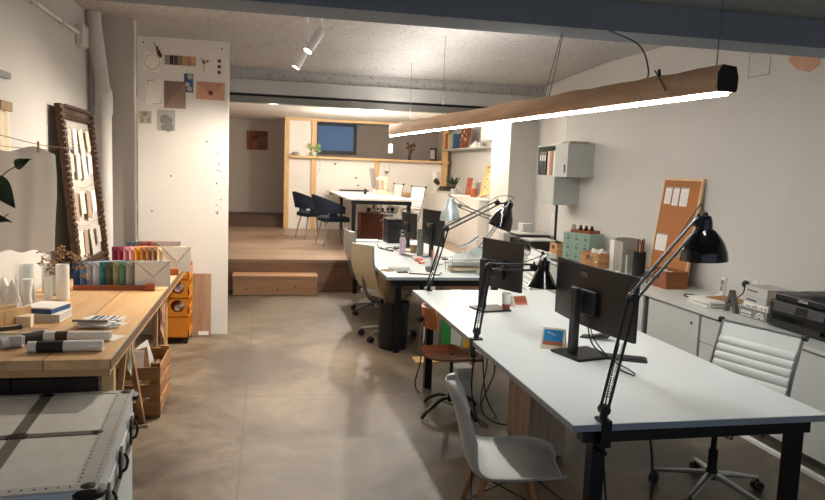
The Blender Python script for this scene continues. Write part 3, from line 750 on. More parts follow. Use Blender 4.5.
# ------------------------------------------------------------ monitors
def monitor(label, stand, L, Rr, zb_, zt, loc, base_rz, logo=None, base=(.24, .21), boff=(.06, 0), thick=.035, col='black_plastic'):
    """L and Rr: world xy of the two ends of the screen as seen from its back"""
    t = thing('computer_monitor', label, 'monitor', loc)
    L = Vector((L[0]-loc[0], L[1]-loc[1])); Q = Vector((Rr[0]-loc[0], Rr[1]-loc[1]))
    c = (L+Q)/2; w = (Q-L).length; ux = (Q-L).normalized(); uy = Vector((-ux.y, ux.x))   # uy points to the screen side
    M = Matrix(((ux.x, uy.x, 0, c.x), (ux.y, uy.y, 0, c.y), (0, 0, 1, zb_-loc[2]), (0, 0, 0, 1)))
    H = zt-zb_
    cv = .045*w
    def back(u, v): a = 2*u-1; return ((u-.5)*w, cv*a*a-cv, v*H)
    MB().slab(lambda u, v: (back(u, v)[0], back(u, v)[1], back(u, v)[2]), 14, 2, .02, M=M).build('housing', col, t)
    MB().slab(lambda u, v: ((u-.5)*(w-.012), back(.5+(u-.5), v)[1]+.003, .006+v*(H-.012)), 14, 1, .002, M=M).build('screen', 'black_gloss', t)
    MB().b6(-w*.15, w*.15, -.026-cv, .0-cv, H*.22, H*.62, M=M).build('rear_cover', col, t, bev=.006)
    s = Vector((stand[0]-loc[0], stand[1]-loc[1]))
    A = M @ Vector((0, -.035-cv, H*.5)); zt_ = A.z
    m = MB()
    Ms = Matrix(((ux.x, uy.x, 0, s.x), (ux.y, uy.y, 0, s.y), (0, 0, 1, 0), (0, 0, 0, 1)))
    m.b6(-.032, .032, -.02, .014, .015, zt_+.05, M=Ms)
    m.build('stand_column', col, t, bev=.006)
    MB().tube([(s.x, s.y, zt_+.02), (A.x, A.y, zt_)], .026, 10).build('mount', col, t)
    B = Matrix.Translation((s.x+boff[0], s.y+boff[1], 0)) @ Euler((0, 0, R(base_rz))).to_matrix().to_4x4()
    MB().b6(-base[0]/2, base[0]/2, -base[1]/2, base[1]/2, 0, .014, M=B).build('stand_base', col, t, bev=.004)
    if logo:
        T = M @ Matrix(((1, 0, 0, 0), (0, 0, -1, -cv-.021), (0, 1, 0, H*.86), (0, 0, 0, 1)))
        text(logo, .035, 'logo', 'grey_metal', t, T)
    return t, M, w, H
D = .74
monitor('nearest black monitor seen from behind on the near desk', (1.70, 3.60), (1.76, 4.02), (1.83, 3.19), .905, 1.245, (1.70, 3.60, D), 14, 'ASUS', (.26, .25))
monitor('second black monitor seen from behind at the far end of the near desk', (1.575, 4.90), (1.66, 5.23), (1.81, 4.76), .885, 1.245, (1.575, 4.90, D), 10, None, (.24, .22))
monitor('black monitor on the farther desk, right of the grey tube', (1.88, 7.85), (1.83, 8.15), (1.95, 7.6), .90, 1.30, (1.88, 7.85, D), 0)
monitor('black monitor on the farther desk behind the lilac bottle', (1.86, 9.1), (1.82, 9.38), (1.9, 8.84), .86, 1.19, (1.86, 9.1, D), 0)
# cables on the near monitor
t = MB().tube(smoothpath([(1.80, 3.66, 1.0), (1.79, 3.62, .9), (1.80, 3.55, .80), (1.86, 3.4, .748), (1.82, 3.28, .745), (1.84, 3.17, .745)], 6), .004, 6).tube(smoothpath([(1.82, 3.66, 1.0), (1.82, 3.62, .85), (1.87, 3.5, .75), (1.87, 3.3, .745), (1.86, 3.2, .745)], 6), .0035, 6).build('monitor_cable', 'cable_black')
tag(t, 'black cables dropping from the nearest monitor onto the near desk', 'cable')
def keyboard(label, loc, rz, w=.36, d=.12):
    t = thing('keyboard', label, 'keyboard', loc, rz)
    MB().b6(-w/2, w/2, -d/2, d/2, 0, .012).build('case', 'dark_grey_plastic', t, bev=.003)
    m = MB()
    for r in range(5):
        for k in range(15): m.box((-w/2+.02+k*(w-.04)/14, -d/2+.016+r*(d-.032)/4, .0145), ((w-.04)/14*.8, (d-.03)/5*.85, .005))
    m.build('key', 'black_plastic', t)['kind'] = 'stuff'
    return t
keyboard('black keyboard behind the nearest monitor on the near desk', (1.95, 3.50, D), -28, .26, .10)
t = thing('laptop_stand', 'dark phone lying tilted on the near desk behind the nearest monitor', 'phone', (2.02, 3.98, D), -40)
MB().box((0, 0, .012), (.17, .08, .01), (0, -6, 0)).box((.03, 0, .028), (.16, .07, .008), (0, -16, 0)).build('body', 'black_plastic', t, bev=.002)
t.name = 'mobile_phone'
# desk calendar
def tent(name, label, cat, loc, rz, w, h, mats, d=.06):
    t = thing(name, label, cat, loc, rz)
    MB().prism([(-d, 0), (d, 0), (.002, h), (-.002, h)], w, M=Matrix(((0, 0, 1, -w/2), (1, 0, 0, 0), (0, 1, 0, 0), (0, 0, 0, 1)))).build('card_stand', mats[0], t)
    a = math.atan2(d-.002, h)
    T = Matrix.Translation((0, -d/2-.001, h/2)) @ Euler((-a, 0, 0)).to_matrix().to_4x4()
    MB().box((0, -.001, .012), (w*.86, .002, h*.72), M=T).build('picture', mats[1], t)
    MB().box((0, -.0025, -h*.24), (w*.86, .001, h*.2), M=T).build('picture_foot', mats[2], t)
    return t, T
pbr('cal_blue', (40, 132, 190), .5, 0, .25, 14)
t, T = tent('desk_calendar', 'small blue desk calendar standing beside the nearest monitor', 'calendar', (1.66, 3.78, D), -32, .13, .115, ['paper_cream', 'cal_blue', 'terracotta'])
m = MB(); 
for k in range(4): m.box((-.03+k*.012, -.003, .035-k*.004), (.009, .001, .004), M=T)
m.build('print', 'paper', t)
tent('desk_calendar', 'small orange and white desk calendar under the second monitor', 'calendar', (1.90, 5.02, D), 10, .12, .085, ['paper', 'terracotta', 'pink'])
# cup behind second monitor stand
t = thing('paper_cup', 'white tumbler with a reddish base beside the second monitor stand', 'cup', (1.745, 4.86, D))
MB().lathe([(.026, .014), (.035, .13), (.033, .13), (.024, .022)], 20).build('cup', 'paper', t)
MB().lathe([(.0275, .016), (.0305, .05)], 20, cap=False).build('red_band', 'terracotta', t)

# ------------------------------------------------------------ articulated lamps
def arm_lamp(label, base, elbow, head, shade_dir, clamp_drop=.05, r=.009, sh=(.035, .085, .17), arm='black_metal', shade='black_gloss', off=(0, .03, 0), arm2=None, gap=.035, desk=True, cdir=0, cone=False):
    t = thing('desk_lamp', label, 'desk lamp', base)
    b = Vector((0, 0, 0)); e = Vector(elbow)-Vector(base); h = Vector(head)-Vector(base)
    if desk:
        CM_ = Euler((0, 0, R(cdir))).to_matrix().to_4x4(); e_ = .027
        MB().cyl((0, 0, .001), (0, 0, .05), .017, seg=14).b6(-.035, e_+.009, -.022, .022, 0.001, .012, M=CM_).b6(e_, e_+.009, -.022, .022, -.10, .001, M=CM_).b6(e_-.03, e_, -.02, .02, -.10, -.09, M=CM_).build('clamp', arm, t)
        MB().tube([(e_-.015, 0, -.13), (e_-.015, 0, -.034)], .006, 8, M=CM_).lathe([(.018, -.135), (.018, -.125)], 12, M=CM_ @ TM((e_-.015, 0, 0))).build('clamp_screw', arm, t)
    def seg(p, q, nm, mat):
        d = (q-p).normalized(); side = d.cross(Vector((0, 1, 0)))
        if side.length < .2: side = d.cross(Vector((1, 0, 0)))
        side.normalize(); side *= gap/2
        m = MB()
        for s in (-1, 1): m.tube([p+side*s, q+side*s], r*.72, 8)
        m.tube([p+side*1+d*.02, p-side+d*.02], .004, 6).tube([q+side-d*.02, q-side-d*.02], .004, 6)
        m.build(nm, mat, t)
        s = MB(); N = 26; L = (q-p).length
        for sd in (-.35, .35):
            s.tube([p+side*sd*1+d*(.05+.10*k/N)+Vector((math.cos(k*2.1)*.004, math.sin(k*2.1)*.004, 0)) for k in range(N)], .0018, 4)
            s.tube([p+side*sd+d*.15, p+side*sd+d*min(.28, L*.7)], .0016, 4)
        s.build('spring', 'chrome', t)
    p0 = Vector((0, 0, .05))
    seg(p0, e, 'lower_arm', arm); seg(e, h, 'upper_arm', arm2 or arm)
    for p in (p0, e, h):
      j = MB(); j.cyl(p+Vector((0, -.018, 0)), p+Vector((0, .018, 0)), gap*.62, seg=14).ball(p+Vector((0, 0, gap*.4)), gap*.4, 8); j.build('joint', arm, t)
    d = Vector(shade_dir).normalized(); q = d.to_track_quat('Z', 'Y').to_matrix().to_4x4()
    o = h+Vector(off)
    neck, rad, ln = sh
    T = Matrix.Translation(o) @ q
    PF = [(.012, -.05), (neck*.8, -.045), (neck, -.02), (neck*1.02, .01), (rad*.46, .018), (rad*.68, ln*.32), (rad*.84, ln*.52), (rad*.96, ln*.75), (rad, ln), (rad*.975, ln), (rad*.93, ln*.75), (rad*.85, ln*.52), (rad*.7, ln*.34), (neck, .02), (.01, .02)]
    MB().lathe(PF if not cone else [(.012, -.045), (neck, -.042), (neck*1.1, .02), (neck*1.3, .03), (rad, ln), (rad*.97, ln), (neck*1.2, .035), (.01, .03)], 28, M=T).build('lamp_shade', shade, t)
    MB().lathe([(.016, .03), (.024, ln*.5), (.016, ln*.75), (.001, ln*.82)], 14, M=T).build('bulb', 'white_gloss', t)
    MB().tube([h, h+(o-h)*.5+Vector((0, 0, .012)), T @ Vector((0, 0, -.045))], .008, 8).ball(tuple(T @ Vector((0, 0, -.05))), .014, 8).cyl(h, h+Vector((0, 0, .035)), .006).build('head_bracket', arm, t)
    cb = [T @ Vector((0, 0, -.05)), T @ Vector((.03, 0, -.09)), h+Vector((0, .02, .05)), h.lerp(e, .5)+Vector((0, .012, .01)), e+Vector((0, .02, .03)), e.lerp(p0, .5)+Vector((0, .015, 0)), p0]
    MB().tube(smoothpath(cb, 5), .003, 5).build('cable', 'cable_black', t)
    return t
arm_lamp('largest black articulated desk lamp, clamped at the near edge of the near desk', (1.37, 2.578, D), (1.475, 2.60, 1.25), (1.805, 2.69, 1.56), (.05, .0, -1), sh=(.032, .10, .145), off=(.04, .01, -.02), arm2='grey_metal', cdir=-90)
arm_lamp('black desk lamp with a low horizontal arm in front of the second monitor', (1.253, 3.985, D), (1.33, 4.05, 1.175), (1.64, 4.1, 1.165), (-.04, 0, -1), sh=(.032, .096, .125), off=(.06, -.02, .005), cdir=180, cone=True)
arm_lamp('black desk lamp at the far corner of the near desk, arm raised to the right', (1.36, 5.712, D), (1.49, 5.71, 1.265), (1.935, 5.74, 1.49), (-.40, -.05, -1), sh=(.04, .103, .19), off=(.095, 0, -.03), cdir=90)
arm_lamp('silver desk lamp leaning over the farther desk', (2.302, 7.6, D), (2.62, 7.66, 1.20), (2.11, 7.55, 1.37), (0, 0, -1), sh=(.045, .112, .20), off=(-.105, 0, .035), cdir=0, arm='grey_metal', shade='silver_paint')

# ------------------------------------------------------------ things on the farther desk
t = thing('water_bottle', 'lilac metal water bottle on the farther desk', 'bottle', (1.61, 8.2, D))
MB().lathe([(.036, 0), (.037, .01), (.037, .18), (.034, .2), (.024, .215)], 20).build('body', 'lilac', t)
MB().lathe([(.025, .213), (.026, .245), (.02, .25)], 16).tube(smoothpath([(-.02, 0, .245), (-.035, 0, .27), (0, 0, .285), (.04, 0, .265)], 4), .006, 6).build('cap', 'grey_metal', t)
t = thing('paper_cup', 'brown kraft cup between the bottle and the grey tube', 'cup', (1.735, 8.15, D))
MB().lathe([(.034, 0), (.04, .12), (.037, .12), (.03, .01)], 18).build('cup', 'kraft', t)
t = MB().lathe([(.036, 0), (.038, .004), (.038, .33), (.034, .33), (.034, .02)], 20).build('cardboard_tube', 'grey_metal', loc=(1.765, 7.92, D))
tag(t, 'tall grey tube standing on the farther desk beside the kraft cup', 'tube')
t = thing('computer_tower', 'black computer tower at the far end of the farther desk', 'computer', (1.66, 9.5, D), 4)
MB().b6(0, .2, 0, .30, 0, .33).build('case', 'dark_blue_metal', t, bev=.004)
MB().b6(.01, .19, -.006, 0, .01, .32).b6(.03, .17, -.009, -.006, .26, .27, m=1).build('front_panel', ['black_plastic', 'dark_grey_plastic'], t)
t = thing('storage_box_lid', 'thin white box lying at the far end of the farther desk', 'box', (1.2, 9.55, D))
MB().b6(0, .36, 0, .24, 0, .025).build('box', 'white_plastic', t, bev=.003)
t = thing('notebook', 'grey notebook at the near left corner of the farther desk', 'notebook', (1.32, 6.92, D), -8)
MB().b6(-.1, .12, -.05, .08, 0, .004).b6(-.095, .118, -.048, .078, .004, .018, m=1).b6(-.1, .12, -.05, .08, .018, .022).build('book', ['grey_metal', 'paper'], t)
t = thing('mobile_phone', 'black phone beside the grey notebook on the farther desk', 'phone', (1.33, 6.74, D), 10)
MB().b6(-.055, .055, -.03, .03, 0, .009).build('body', 'black_gloss', t, bev=.003)
t = thing('tablet', 'dark edged tablet with a white sheet at the front of the farther desk', 'tablet', (1.55, 6.68, D), -20)
MB().b6(-.15, .15, -.09, .09, 0, .01).build('body', 'dark_grey_plastic', t, bev=.003)
MB().b6(-.14, .14, -.08, .08, .01, .012).build('paper_sheet', 'paper', t)
t = MB().lathe([(.03, 0), (.045, .025), (.045, .05), (.028, .05), (.028, .015)], 18).build('tape_roll', 'grey_metal', loc=(1.60, 6.72, D+.012))
tag(t, 'roll of grey tape standing on the tablet on the farther desk', 'tape')
t = MB().tube([(.03*math.cos(a*PI/8), .03*math.sin(a*PI/8), .02) for a in range(16)], .018, 8, close=True).build('tape_roll', 'pink', loc=(1.68, 7.6, D))
tag(t, 'pink tape roll at the foot of the grey tube', 'tape')
t = MB().box((0, 0, .01), (.16, .05, .02), (0, 0, 25)).box((.05, .03, .01), (.1, .04, .02), (0, 0, -30)).build('scissors', 'pink', loc=(1.72, 7.42, D))
tag(t, 'pink handled scissors lying near the grey tube', 'scissors')
# pen jar
t = thing('pen_jar', 'jar of red and white pens in front of the farther monitor', 'pen pot', (1.72, 7.05, D))
MB().lathe([(.035, 0), (.037, .1), (.034, .1), (.032, .008)], 16).build('jar', 'paper_grey', t)
for k, mm in enumerate(('pink', 'paper', 'red_brown', 'pink', 'white_plastic')):
    MB().tube([(.01*math.cos(k*1.3), .01*math.sin(k*1.3), .01), (.04*math.cos(k*1.3), .04*math.sin(k*1.3), .19)], .005, 6).build('pen', mm, t)
t = MB().prism([(-.09, 0), (.06, .0), (.09, .17)], .004, M=TM((0, 0, 0), (90, 0, 0))).build('folded_card', 'paper', loc=(1.73, 7.25, D))
tag(t, 'white triangular card leaning beside the red pens on the farther desk', 'card')
# letter tray with papers
t = thing('letter_tray', 'stacked wire letter tray full of papers at the front of the farther desk', 'letter tray', (2.0, 6.86, D), 2)
m = MB()
for z in (.01, .07, .13):
    for y in (-.12, .12): m.tube([(-.17, y, z), (.17, y, z)], .003, 5)
    for x in [-.17+.034*k for k in range(11)]: m.tube([(x, -.12, z), (x, .12, z)], .0022, 4)
for x in (-.17, .17):
    for y in (-.12, .12): m.tube([(x, y, 0), (x, y, .14)], .004, 5)
m.build('wire_frame', 'aluminium', t)
for z, mm in ((.014, 'paper_cream'), (.074, 'paper')):
    q = MB()
    for k in range(7): q.box((random.uniform(-.01, .01), random.uniform(-.01, .01), z+k*.005+.003), (.30, .21, .004), (0, 0, random.uniform(-3, 3)))
    q.build('paper_stack', mm, t)
# clear bags of samples heaped on the tray
rn = random.Random(5)
def lump(w, d, h, seed):
    rr = random.Random(seed); ph = [rr.uniform(0, 6) for _ in range(6)]
    def f(u, v):
        x = (u-.5)*w; y = (v-.5)*d
        e = (1-(2*u-1)**4)*(1-(2*v-1)**4)
        return (x, y, e*h*(.7+.3*math.sin(u*9+ph[0])*math.sin(v*8+ph[1]))+.012*math.sin(u*23+ph[2])*math.sin(v*19+ph[3])*e)
    return f
t = MB().slab(lump(.42, .3, .10, 2), 18, 14, .004).build('plastic_bag', 'film', loc=(2.1, 6.84, D+.145), rz=14)
tag(t, 'crumpled clear plastic bag heaped on the letter tray', 'bag')
for k, (x, y, z, a, b, lab) in enumerate(((2.04, 6.95, .25, 18, -14, 'lowest striped swatch card fanned on the letter tray'), (2.07, 6.97, .262, 30, -16, 'middle striped swatch card fanned on the letter tray'), (2.1, 6.99, .274, 42, -18, 'topmost striped swatch card fanned on the letter tray'))):
    t = thing('swatch_card', lab, 'card', (x, y, D+z-.0), 0)
    MB().box((0, 0, .02), (.30, .06, .004), (0, b, a)).build('card', 'paper_grey', t)
    MB().box((0, 0, .0225), (.29, .02, .002), (0, b, a)).build('dark_stripe', 'ink', t)
t = MB().slab(lump(.13, .12, .12, 6), 14, 12, .003).build('plastic_bag', 'film', loc=(2.12, 6.6, D), rz=14)
tag(t, 'small twisted clear bag in front of the letter tray', 'bag')
rn = random.Random(4)
for k in range(5):
    x = 1.95+rn.uniform(-.25, .3); y = 7.5+k*.28
    t = thing('paper_stack', ['loose white papers behind the letter tray', 'papers with blue print at the middle of the farther desk', 'stack of grey sheets beneath the silver lamp', 'white papers beside the black monitor of the farther desk', 'loose sheets at the far end of the farther desk'][k], 'papers', (x, y, D), rn.uniform(-30, 30))
    q = MB()
    for j in range(4+k % 3): q.box((rn.uniform(-.02, .02), rn.uniform(-.02, .02), .003+j*.005), (.21, .29, .004), (0, 0, rn.uniform(-12, 12)))
    q.build('sheet', ['paper', 'paper', 'paper_grey', 'paper', 'paper_cream'][k], t)
    if k == 1: MB().box((0, 0, .033), (.12, .1, .001)).build('print', 'ink_blue', t)
t = thing('scanner', 'black flat device behind the lilac bottle on the farther desk', 'device', (1.72, 8.75, D))
MB().b6(-.1, .13, -.1, .1, 0, .03).build('case', 'black_plastic', t, bev=.004)
t = MB().tube(smoothpath([(1.46, 8.9, D+.006), (1.5, 8.6, D+.006), (1.56, 8.5, D+.006), (1.5, 8.75, D+.006), (1.6, 8.9, D+.006), (1.62, 8.6, D+.006)], 6), .006, 6).tube(smoothpath([(1.48, 9.3, D+.006), (1.44, 8.8, D+.006), (1.58, 8.62, D+.006), (1.66, 8.9, D+.006)], 6), .005, 6).build('cable', 'cable_black')
tag(t, 'tangle of dark cables by the computer tower', 'cable')

# ------------------------------------------------------------ under and between the desks
t = thing('waste_bin', 'tall black bin under the near corner of the farther desk', 'bin', (1.25, 6.70, 0))
MB().lathe([(.13, 0), (.14, .01), (.152, .44), (.146, .44), (.13, .02)], 28).build('bucket', 'bin_black', t)
MB().slab(lambda u, v: ((.15+.012*math.sin(v*2*PI*9)*u)*math.cos(v*2*PI), (.15+.012*math.sin(v*2*PI*9)*u)*math.sin(v*2*PI), .36+.10*u+.006*math.sin(v*40)), 3, 60, .002).build('bin_liner', 'black_plastic', t)
t = thing('beige_jacket', 'crumpled beige jacket hanging off the side of the tan mesh chair', 'jacket', (1.20, 6.86, .38), 15)
def jk(u, v):
    a = u*2*PI
    r = .06+.035*math.sin(v*PI*.9)+.012*math.sin(a*5+v*6)
    return (r*math.cos(a)*.9+.02*math.sin(v*7), r*.8*math.sin(a), v*.37)
MB().rings([[Vector(jk(k/20, v/14)) for k in range(20)] for v in range(15)], 0).build('fabric', 'cloth_beige', t)
t = thing('drawer_pedestal', 'grained wooden pedestal under the near desk behind the shell chair', 'pedestal', (1.67, 3.98, 0), -4)
MB().b6(-.06, .17, -.02, .45, 0, .58).build('body', 'oak_grey', t, bev=.003)
MB().b6(-.062, .172, -.04, -.02, .02, .56).build('front', 'oak_grey', t, bev=.002)
t = thing('white_plinth', 'small white box on the floor beneath the brown chair', 'box', (1.53, 5.2, 0), 6)
MB().b6(-.075, .075, -.08, .08, 0, .235).build('body', 'white_plastic', t, bev=.01)
m = MB()
for k in range(5): m.b6(-.05, .05, -.0815, -.08, .15+k*.012, .155+k*.012)
m.build('vent', 'paper_grey', t)
def lean(name, label, cat, x, y, w, h, mat, tilt=8, t_=.018):
    return tag(MB().box((0, 0, h/2), (w, t_, h), (tilt, 0, 0)).build(name, mat, loc=(x, y, t_*.1+.002)), label, cat)
lean('display_board', 'white board standing on the floor right of the bin', 'board', 1.52, 6.33, .10, .66, 'white_plastic', -3)
lean('display_board', 'second white board just behind the bin', 'board', 1.62, 6.62, .14, .62, 'paper_grey', -3)
lean('display_board', 'green board standing between the two white desks', 'board', 1.70, 6.37, .09, .62, 'green_panel', -3)
lean('display_board', 'pale grey board between the green and the yellow boards', 'board', 1.80, 6.42, .11, .62, 'paper', -3)
lean('display_board', 'yellow board standing between the two white desks', 'board', 1.92, 6.36, .09, .62, 'yellow_panel', -3)
lean('display_board', 'white board right of the yellow board', 'board', 2.04, 6.38, .12, .60, 'white_plastic', -3)
t = MB().b6(1.36, 1.56, 6.08, 6.28, 0, .02).build('wooden_offcut', 'pine_x'); tag(t, 'thin pine offcut on the floor beside the bin', 'wood')
t = MB().tube(smoothpath([(1.24, 3.97, .66), (1.26, 4.05, .4), (1.4, 4.3, .1), (1.52, 4.5, .008), (1.42, 4.9, .008), (1.2, 5.3, .008), (1.25, 5.45, .2), (1.3, 5.45, .5)], 8), .005, 6).tube(smoothpath([(1.50, 4.6, .45), (1.52, 4.55, .2), (1.62, 4.6, .02), (1.6, 4.9, .008), (1.7, 5.1, .3), (1.66, 5.1, .6)], 8), .005, 6).tube(smoothpath([(1.58, 4.7, .5), (1.66, 4.8, .3), (1.54, 4.7, .05), (1.66, 4.5, .008), (1.9, 4.9, .008), (2.3, 5.3, .008)], 8), .005, 6).build('floor_cable', 'cable_black')
tag(t, 'loops of black cable hanging under the near desk', 'cable')
t = MB().tube(smoothpath([(1.50, 3.9, .008), (1.6, 3.3, .008), (1.75, 2.9, .008), (1.78, 2.85, .2), (1.8, 2.9, .45), (1.85, 3.1, .66)], 8), .006, 6).tube(smoothpath([(1.62, 3.0, .008), (1.7, 2.8, .008), (1.5, 2.68, .2), (1.45, 2.7, .5), (1.5, 2.8, .66)], 8), .005, 6).build('floor_cable', 'cable_black')
tag(t, 'black cables on the floor beneath the front of the near desk', 'cable')
t = thing('power_strip', 'black power strip hanging under the near desk behind the pedestal', 'power strip', (1.83, 3.72, .47))
MB().box((0, 0, 0), (.09, .3, .06), (0, 10, 20)).ball((.02, -.1, -.05), .05, 10).ball((0, .05, -.06), .05, 10).tube([(0, 0, 0), (0, 0, .18)], .006, 6).build('body', 'black_plastic', t, bev=.01)
# ------------------------------------------------------------ left: work table
TZ = .78
t = thing('work_table', 'long thick pine work table on trestles along the left wall', 'table', (-1.62, 3.54, 0))
MB().b6(0, .905, 0, 3.35, TZ-.05, TZ).build('table_top', 'table_wood', t, bev=.004)
MB().b6(0, .897, .012, .04, TZ-.085, TZ-.05).b6(.865, .897, .04, 3.33, TZ-.075, TZ-.05).build('apron', 'table_edge', t)
MB().b6(.84, .895, .11, .16, 0, TZ-.085).build('leg', 'pine', t)
MB().b6(.69, .74, 3.25, 3.30, 0, TZ-.085).build('leg', 'pine', t)
def trestle(label, y, x=-.80, near=1):
    t = thing('trestle', label, 'trestle', (x, y, 0))
    for s, nm in ((1, 'leg'), (-1, 'leg')):
        for x in (0, -.6): MB().prism([(s*.01, .70), (s*.06, .70), (s*(.55 if s > 0 else .55*near), 0), (s*(.50 if s > 0 else .55*near-.05), 0)], .03, M=Matrix(((0, 0, 1, x-.015), (1, 0, 0, 0), (0, 1, 0, 0), (0, 0, 0, 1)))).build(nm, 'old_oak', t)
    MB().b6(-.62, .02, -.02, .02, .655, .70).build('crossbar', 'old_oak', t)
    return t
trestle('nearer wooden trestle under the work table beside the slatted crate', 4.30, -.78)
trestle('farther wooden trestle under the work table', 5.60, -.80, .25)
t = thing('dark_cupboard', 'dark brown cupboard under the near end of the work table', 'cupboard', (-1.58, 3.64, 0))
MB().b6(0, .78, .02, .1, 0, .68).build('body', 'dark_board', t)
for a, b in ((.01, .385), (.395, .77)): MB().b6(a, b, 0, .02, .03, .66).build('door', 'dark_board', t)
# slatted crate
t = thing('slatted_crate', 'slatted wooden crate under the work table holding paper offcuts', 'crate', (-1.11, 4.90, 0))
w, d, h = .42, .52, .38
for x in (.02, w-.02):
    for y in (.02, d-.02): MB().b6(x-.03, x+.03, y-.015, y+.015, 0, h).build('corner_post', 'crate_wood', t)
for z in (.03, .15, .27):
    for y0, y1 in ((-.012, .004), (d-.004, d+.012)): MB().b6(0, w, y0, y1, z, z+.085).build('slat', 'crate_wood', t)
    for x0, x1 in ((-.014, .0), (w, w+.014)): MB().b6(x0, x1, 0, d, z, z+.085).build('slat', 'crate_wood', t)
MB().b6(0, w, 0, d, .01, .025).build('bottom', 'crate_wood', t)
rn = random.Random(9)
names = ['pale folded card poking out of the slatted crate', 'cream paper sheet leaning in the slatted crate', 'brown cardboard piece in the slatted crate', 'torn white paper at the near corner of the slatted crate']
for k in range(4):
    q = thing('paper_offcut', names[k], 'paper', (-.98+k*.05, 5.0+k*.09, .03))
    MB().box((0, 0, .19), (.22, .006, .36+.04*(k % 2)), (10-k*6, 12-k*9, 20*k)).build('sheet', ['paper_cream', 'paper', 'cardboard', 'paper'][k], q)
# cloths hanging at the table edge
for y, lab, mm, sz in ((4.42, 'torn pale cloth hanging from the near trestle under the work table', 'paper_cream', .24), (5.78, 'pink beige cloth hanging from the farther trestle', 'peach', .34)):
    q = thing('hanging_cloth', lab, 'cloth', (-.79, y, TZ-.09))
    MB().slab(lambda u, v: (.02*math.sin(u*14), (u-.5)*.16*(1+.2*math.sin(v*6)), -v*sz*(.75+.25*math.sin(u*11))), 16, 10, .004).build('fabric', mm, q)

# ------------------------------------------------------------ trunk
t = thing('metal_trunk', 'large pale metal trunk with riveted bands in the lower left corner', 'trunk', (-.565, 2.50, 0), 3.6)
X0, Y1, H = -.78, 1.12, .60
MB().b6(X0, 0, 0, Y1, 0, .47).build('body', 'trunk_side', t, bev=.006)
lid = MB().b6(X0, .004, -.004, Y1+.004, .475, H-.004).build('lid', 'trunk_side', t, bev=.008)
for a, b in ((X0+.05, -.40), (-.35, -.065)):
    for c, d_ in ((.05, .535), (.575, Y1-.04)): MB().b6(a, b, c, d_, H-.006, H-.001).build('lid_panel', 'trunk_panel', t)
m = MB()
m.b6(X0, .002, 0, .05, H-.004, H+.002).b6(X0, .002, Y1-.04, Y1, H-.004, H+.002)
m.b6(-.065, .002, .05, Y1-.04, H-.004, H+.002).b6(X0, X0+.05, .05, Y1-.04, H-.004, H+.002)
m.build('edge_band', 'steel_body', t)
MB().b6(-.40, -.35, .05, Y1-.04, H-.004, H+.003).b6(X0+.05, -.065, .535, .575, H-.004, H+.003).build('cross_band', 'trunk_band', t)
MB().b6(.002, .012, 0, Y1, H-.03, H+.004).b6(.002, .010, 0, Y1, .46, .485).build('side_rail', 'trunk_edge', t)
MB().b6(.003, .012, 0, Y1, .36, .395).b6(.003, .012, 0, Y1, .02, .05).build('side_band', 'trunk_band', t)
for x in (0, X0):
    for y in (0, Y1): MB().ball((x-.02*(1 if x == 0 else -1), y+(.03 if y == 0 else -.03), H-.02), .062, 10, sc=(1, 1, .42)).build('corner_cap', 'iron_dark', t)
for x, y, r in ((-.375, .555, .04), (-.075, .555, .025), (-.375, Y1-.03, .03)): MB().ball((x, y, H), r, 10, sc=(1.2, 1, .25)).build('boss', 'iron_dark', t)
rv = MB()
for k in range(30): rv.ball((-.058, .07+k*.034, H+.002), .0035, 6, sc=(1, 1, .6)); rv.ball((-.008, .07+k*.034, H+.002), .003, 6, sc=(1, 1, .6))
for k in range(18): rv.ball((-.08-k*.038, .03, H+.002), .0045, 6, sc=(1, 1, .6))
rv.build('rivet', 'iron_dark', t)['kind'] = 'stuff'
for y in (.2, .56, .94):
    q = MB().b6(.012, .022, y-.03, y+.03, .40, .52).build('latch', 'iron_dark', t)
    MB().tube(smoothpath([(.024, y, .42), (.04, y-.02, .44), (.045, y, .47), (.03, y+.02, .49)], 3), .006, 6).build('hook', 'iron_dark', q)
MB().tube([(.02, 1.03, .44), (.075, 1.05, .435), (.08, 1.05, .435)], .009, 6).build('handle', 'kraft', t)
MB().tube(smoothpath([(.012, .16, .30), (.035, .15, .25), (.03, .2, .21), (.012, .2, .25)], 4), .005, 6).build('hasp_ring', 'iron_dark', t)

# ------------------------------------------------------------ envelopes in racks
def envelope(label, x, y, z, w, h, mat, rz=0, group=None, tilt=0):
    t = thing('paper_envelope', label, 'envelope', (x, y, z), rz)
    MB().box((0, 0, h/2), (w, .004, h), (tilt, 0, 0)).build('body', mat, t)
    a = R(tilt)
    T = Euler((a, 0, 0)).to_matrix().to_4x4()
    zt = h
    MB().prism([(-w/2, zt-.001), (w/2, zt-.001), (w*.02, zt*.38)], .003, M=T @ Matrix(((1, 0, 0, 0), (0, 0, -1, -.0055+.003), (0, 1, 0, 0), (0, 0, 0, 1)))).build('flap', mat, t)
    MB().tube([T @ Vector(p) for p in ((-w/2, -.0045, zt-.002), (w*.02, -.0065, zt*.38), (w/2, -.0045, zt-.002))], .0028, 4).build('flap_edge', MATS[mat+'_d'], t)  # darker line stands in for the shade along the flap
    return t
def ecol(n, c):
    pbr(n, c, .75, 0, .02); pbr(n+'_d', tuple(int(x*.6) for x in c), .75)  # second, darkened copy is the painted shade of the flap edge
E1 = [('dark blue', (44, 84, 136)), ('slate blue', (108, 132, 160)), ('lavender grey', (166, 170, 188)), ('pale ice blue', (206, 214, 224)), ('teal', (40, 120, 128)),
      ('dark olive', (96, 96, 70)), ('sage', (150, 158, 116)), ('eucalyptus green', (98, 138, 116)), ('light grey', (176, 172, 162)), ('charcoal grey', (112, 108, 104)), ('warm grey', (160, 152, 142))]
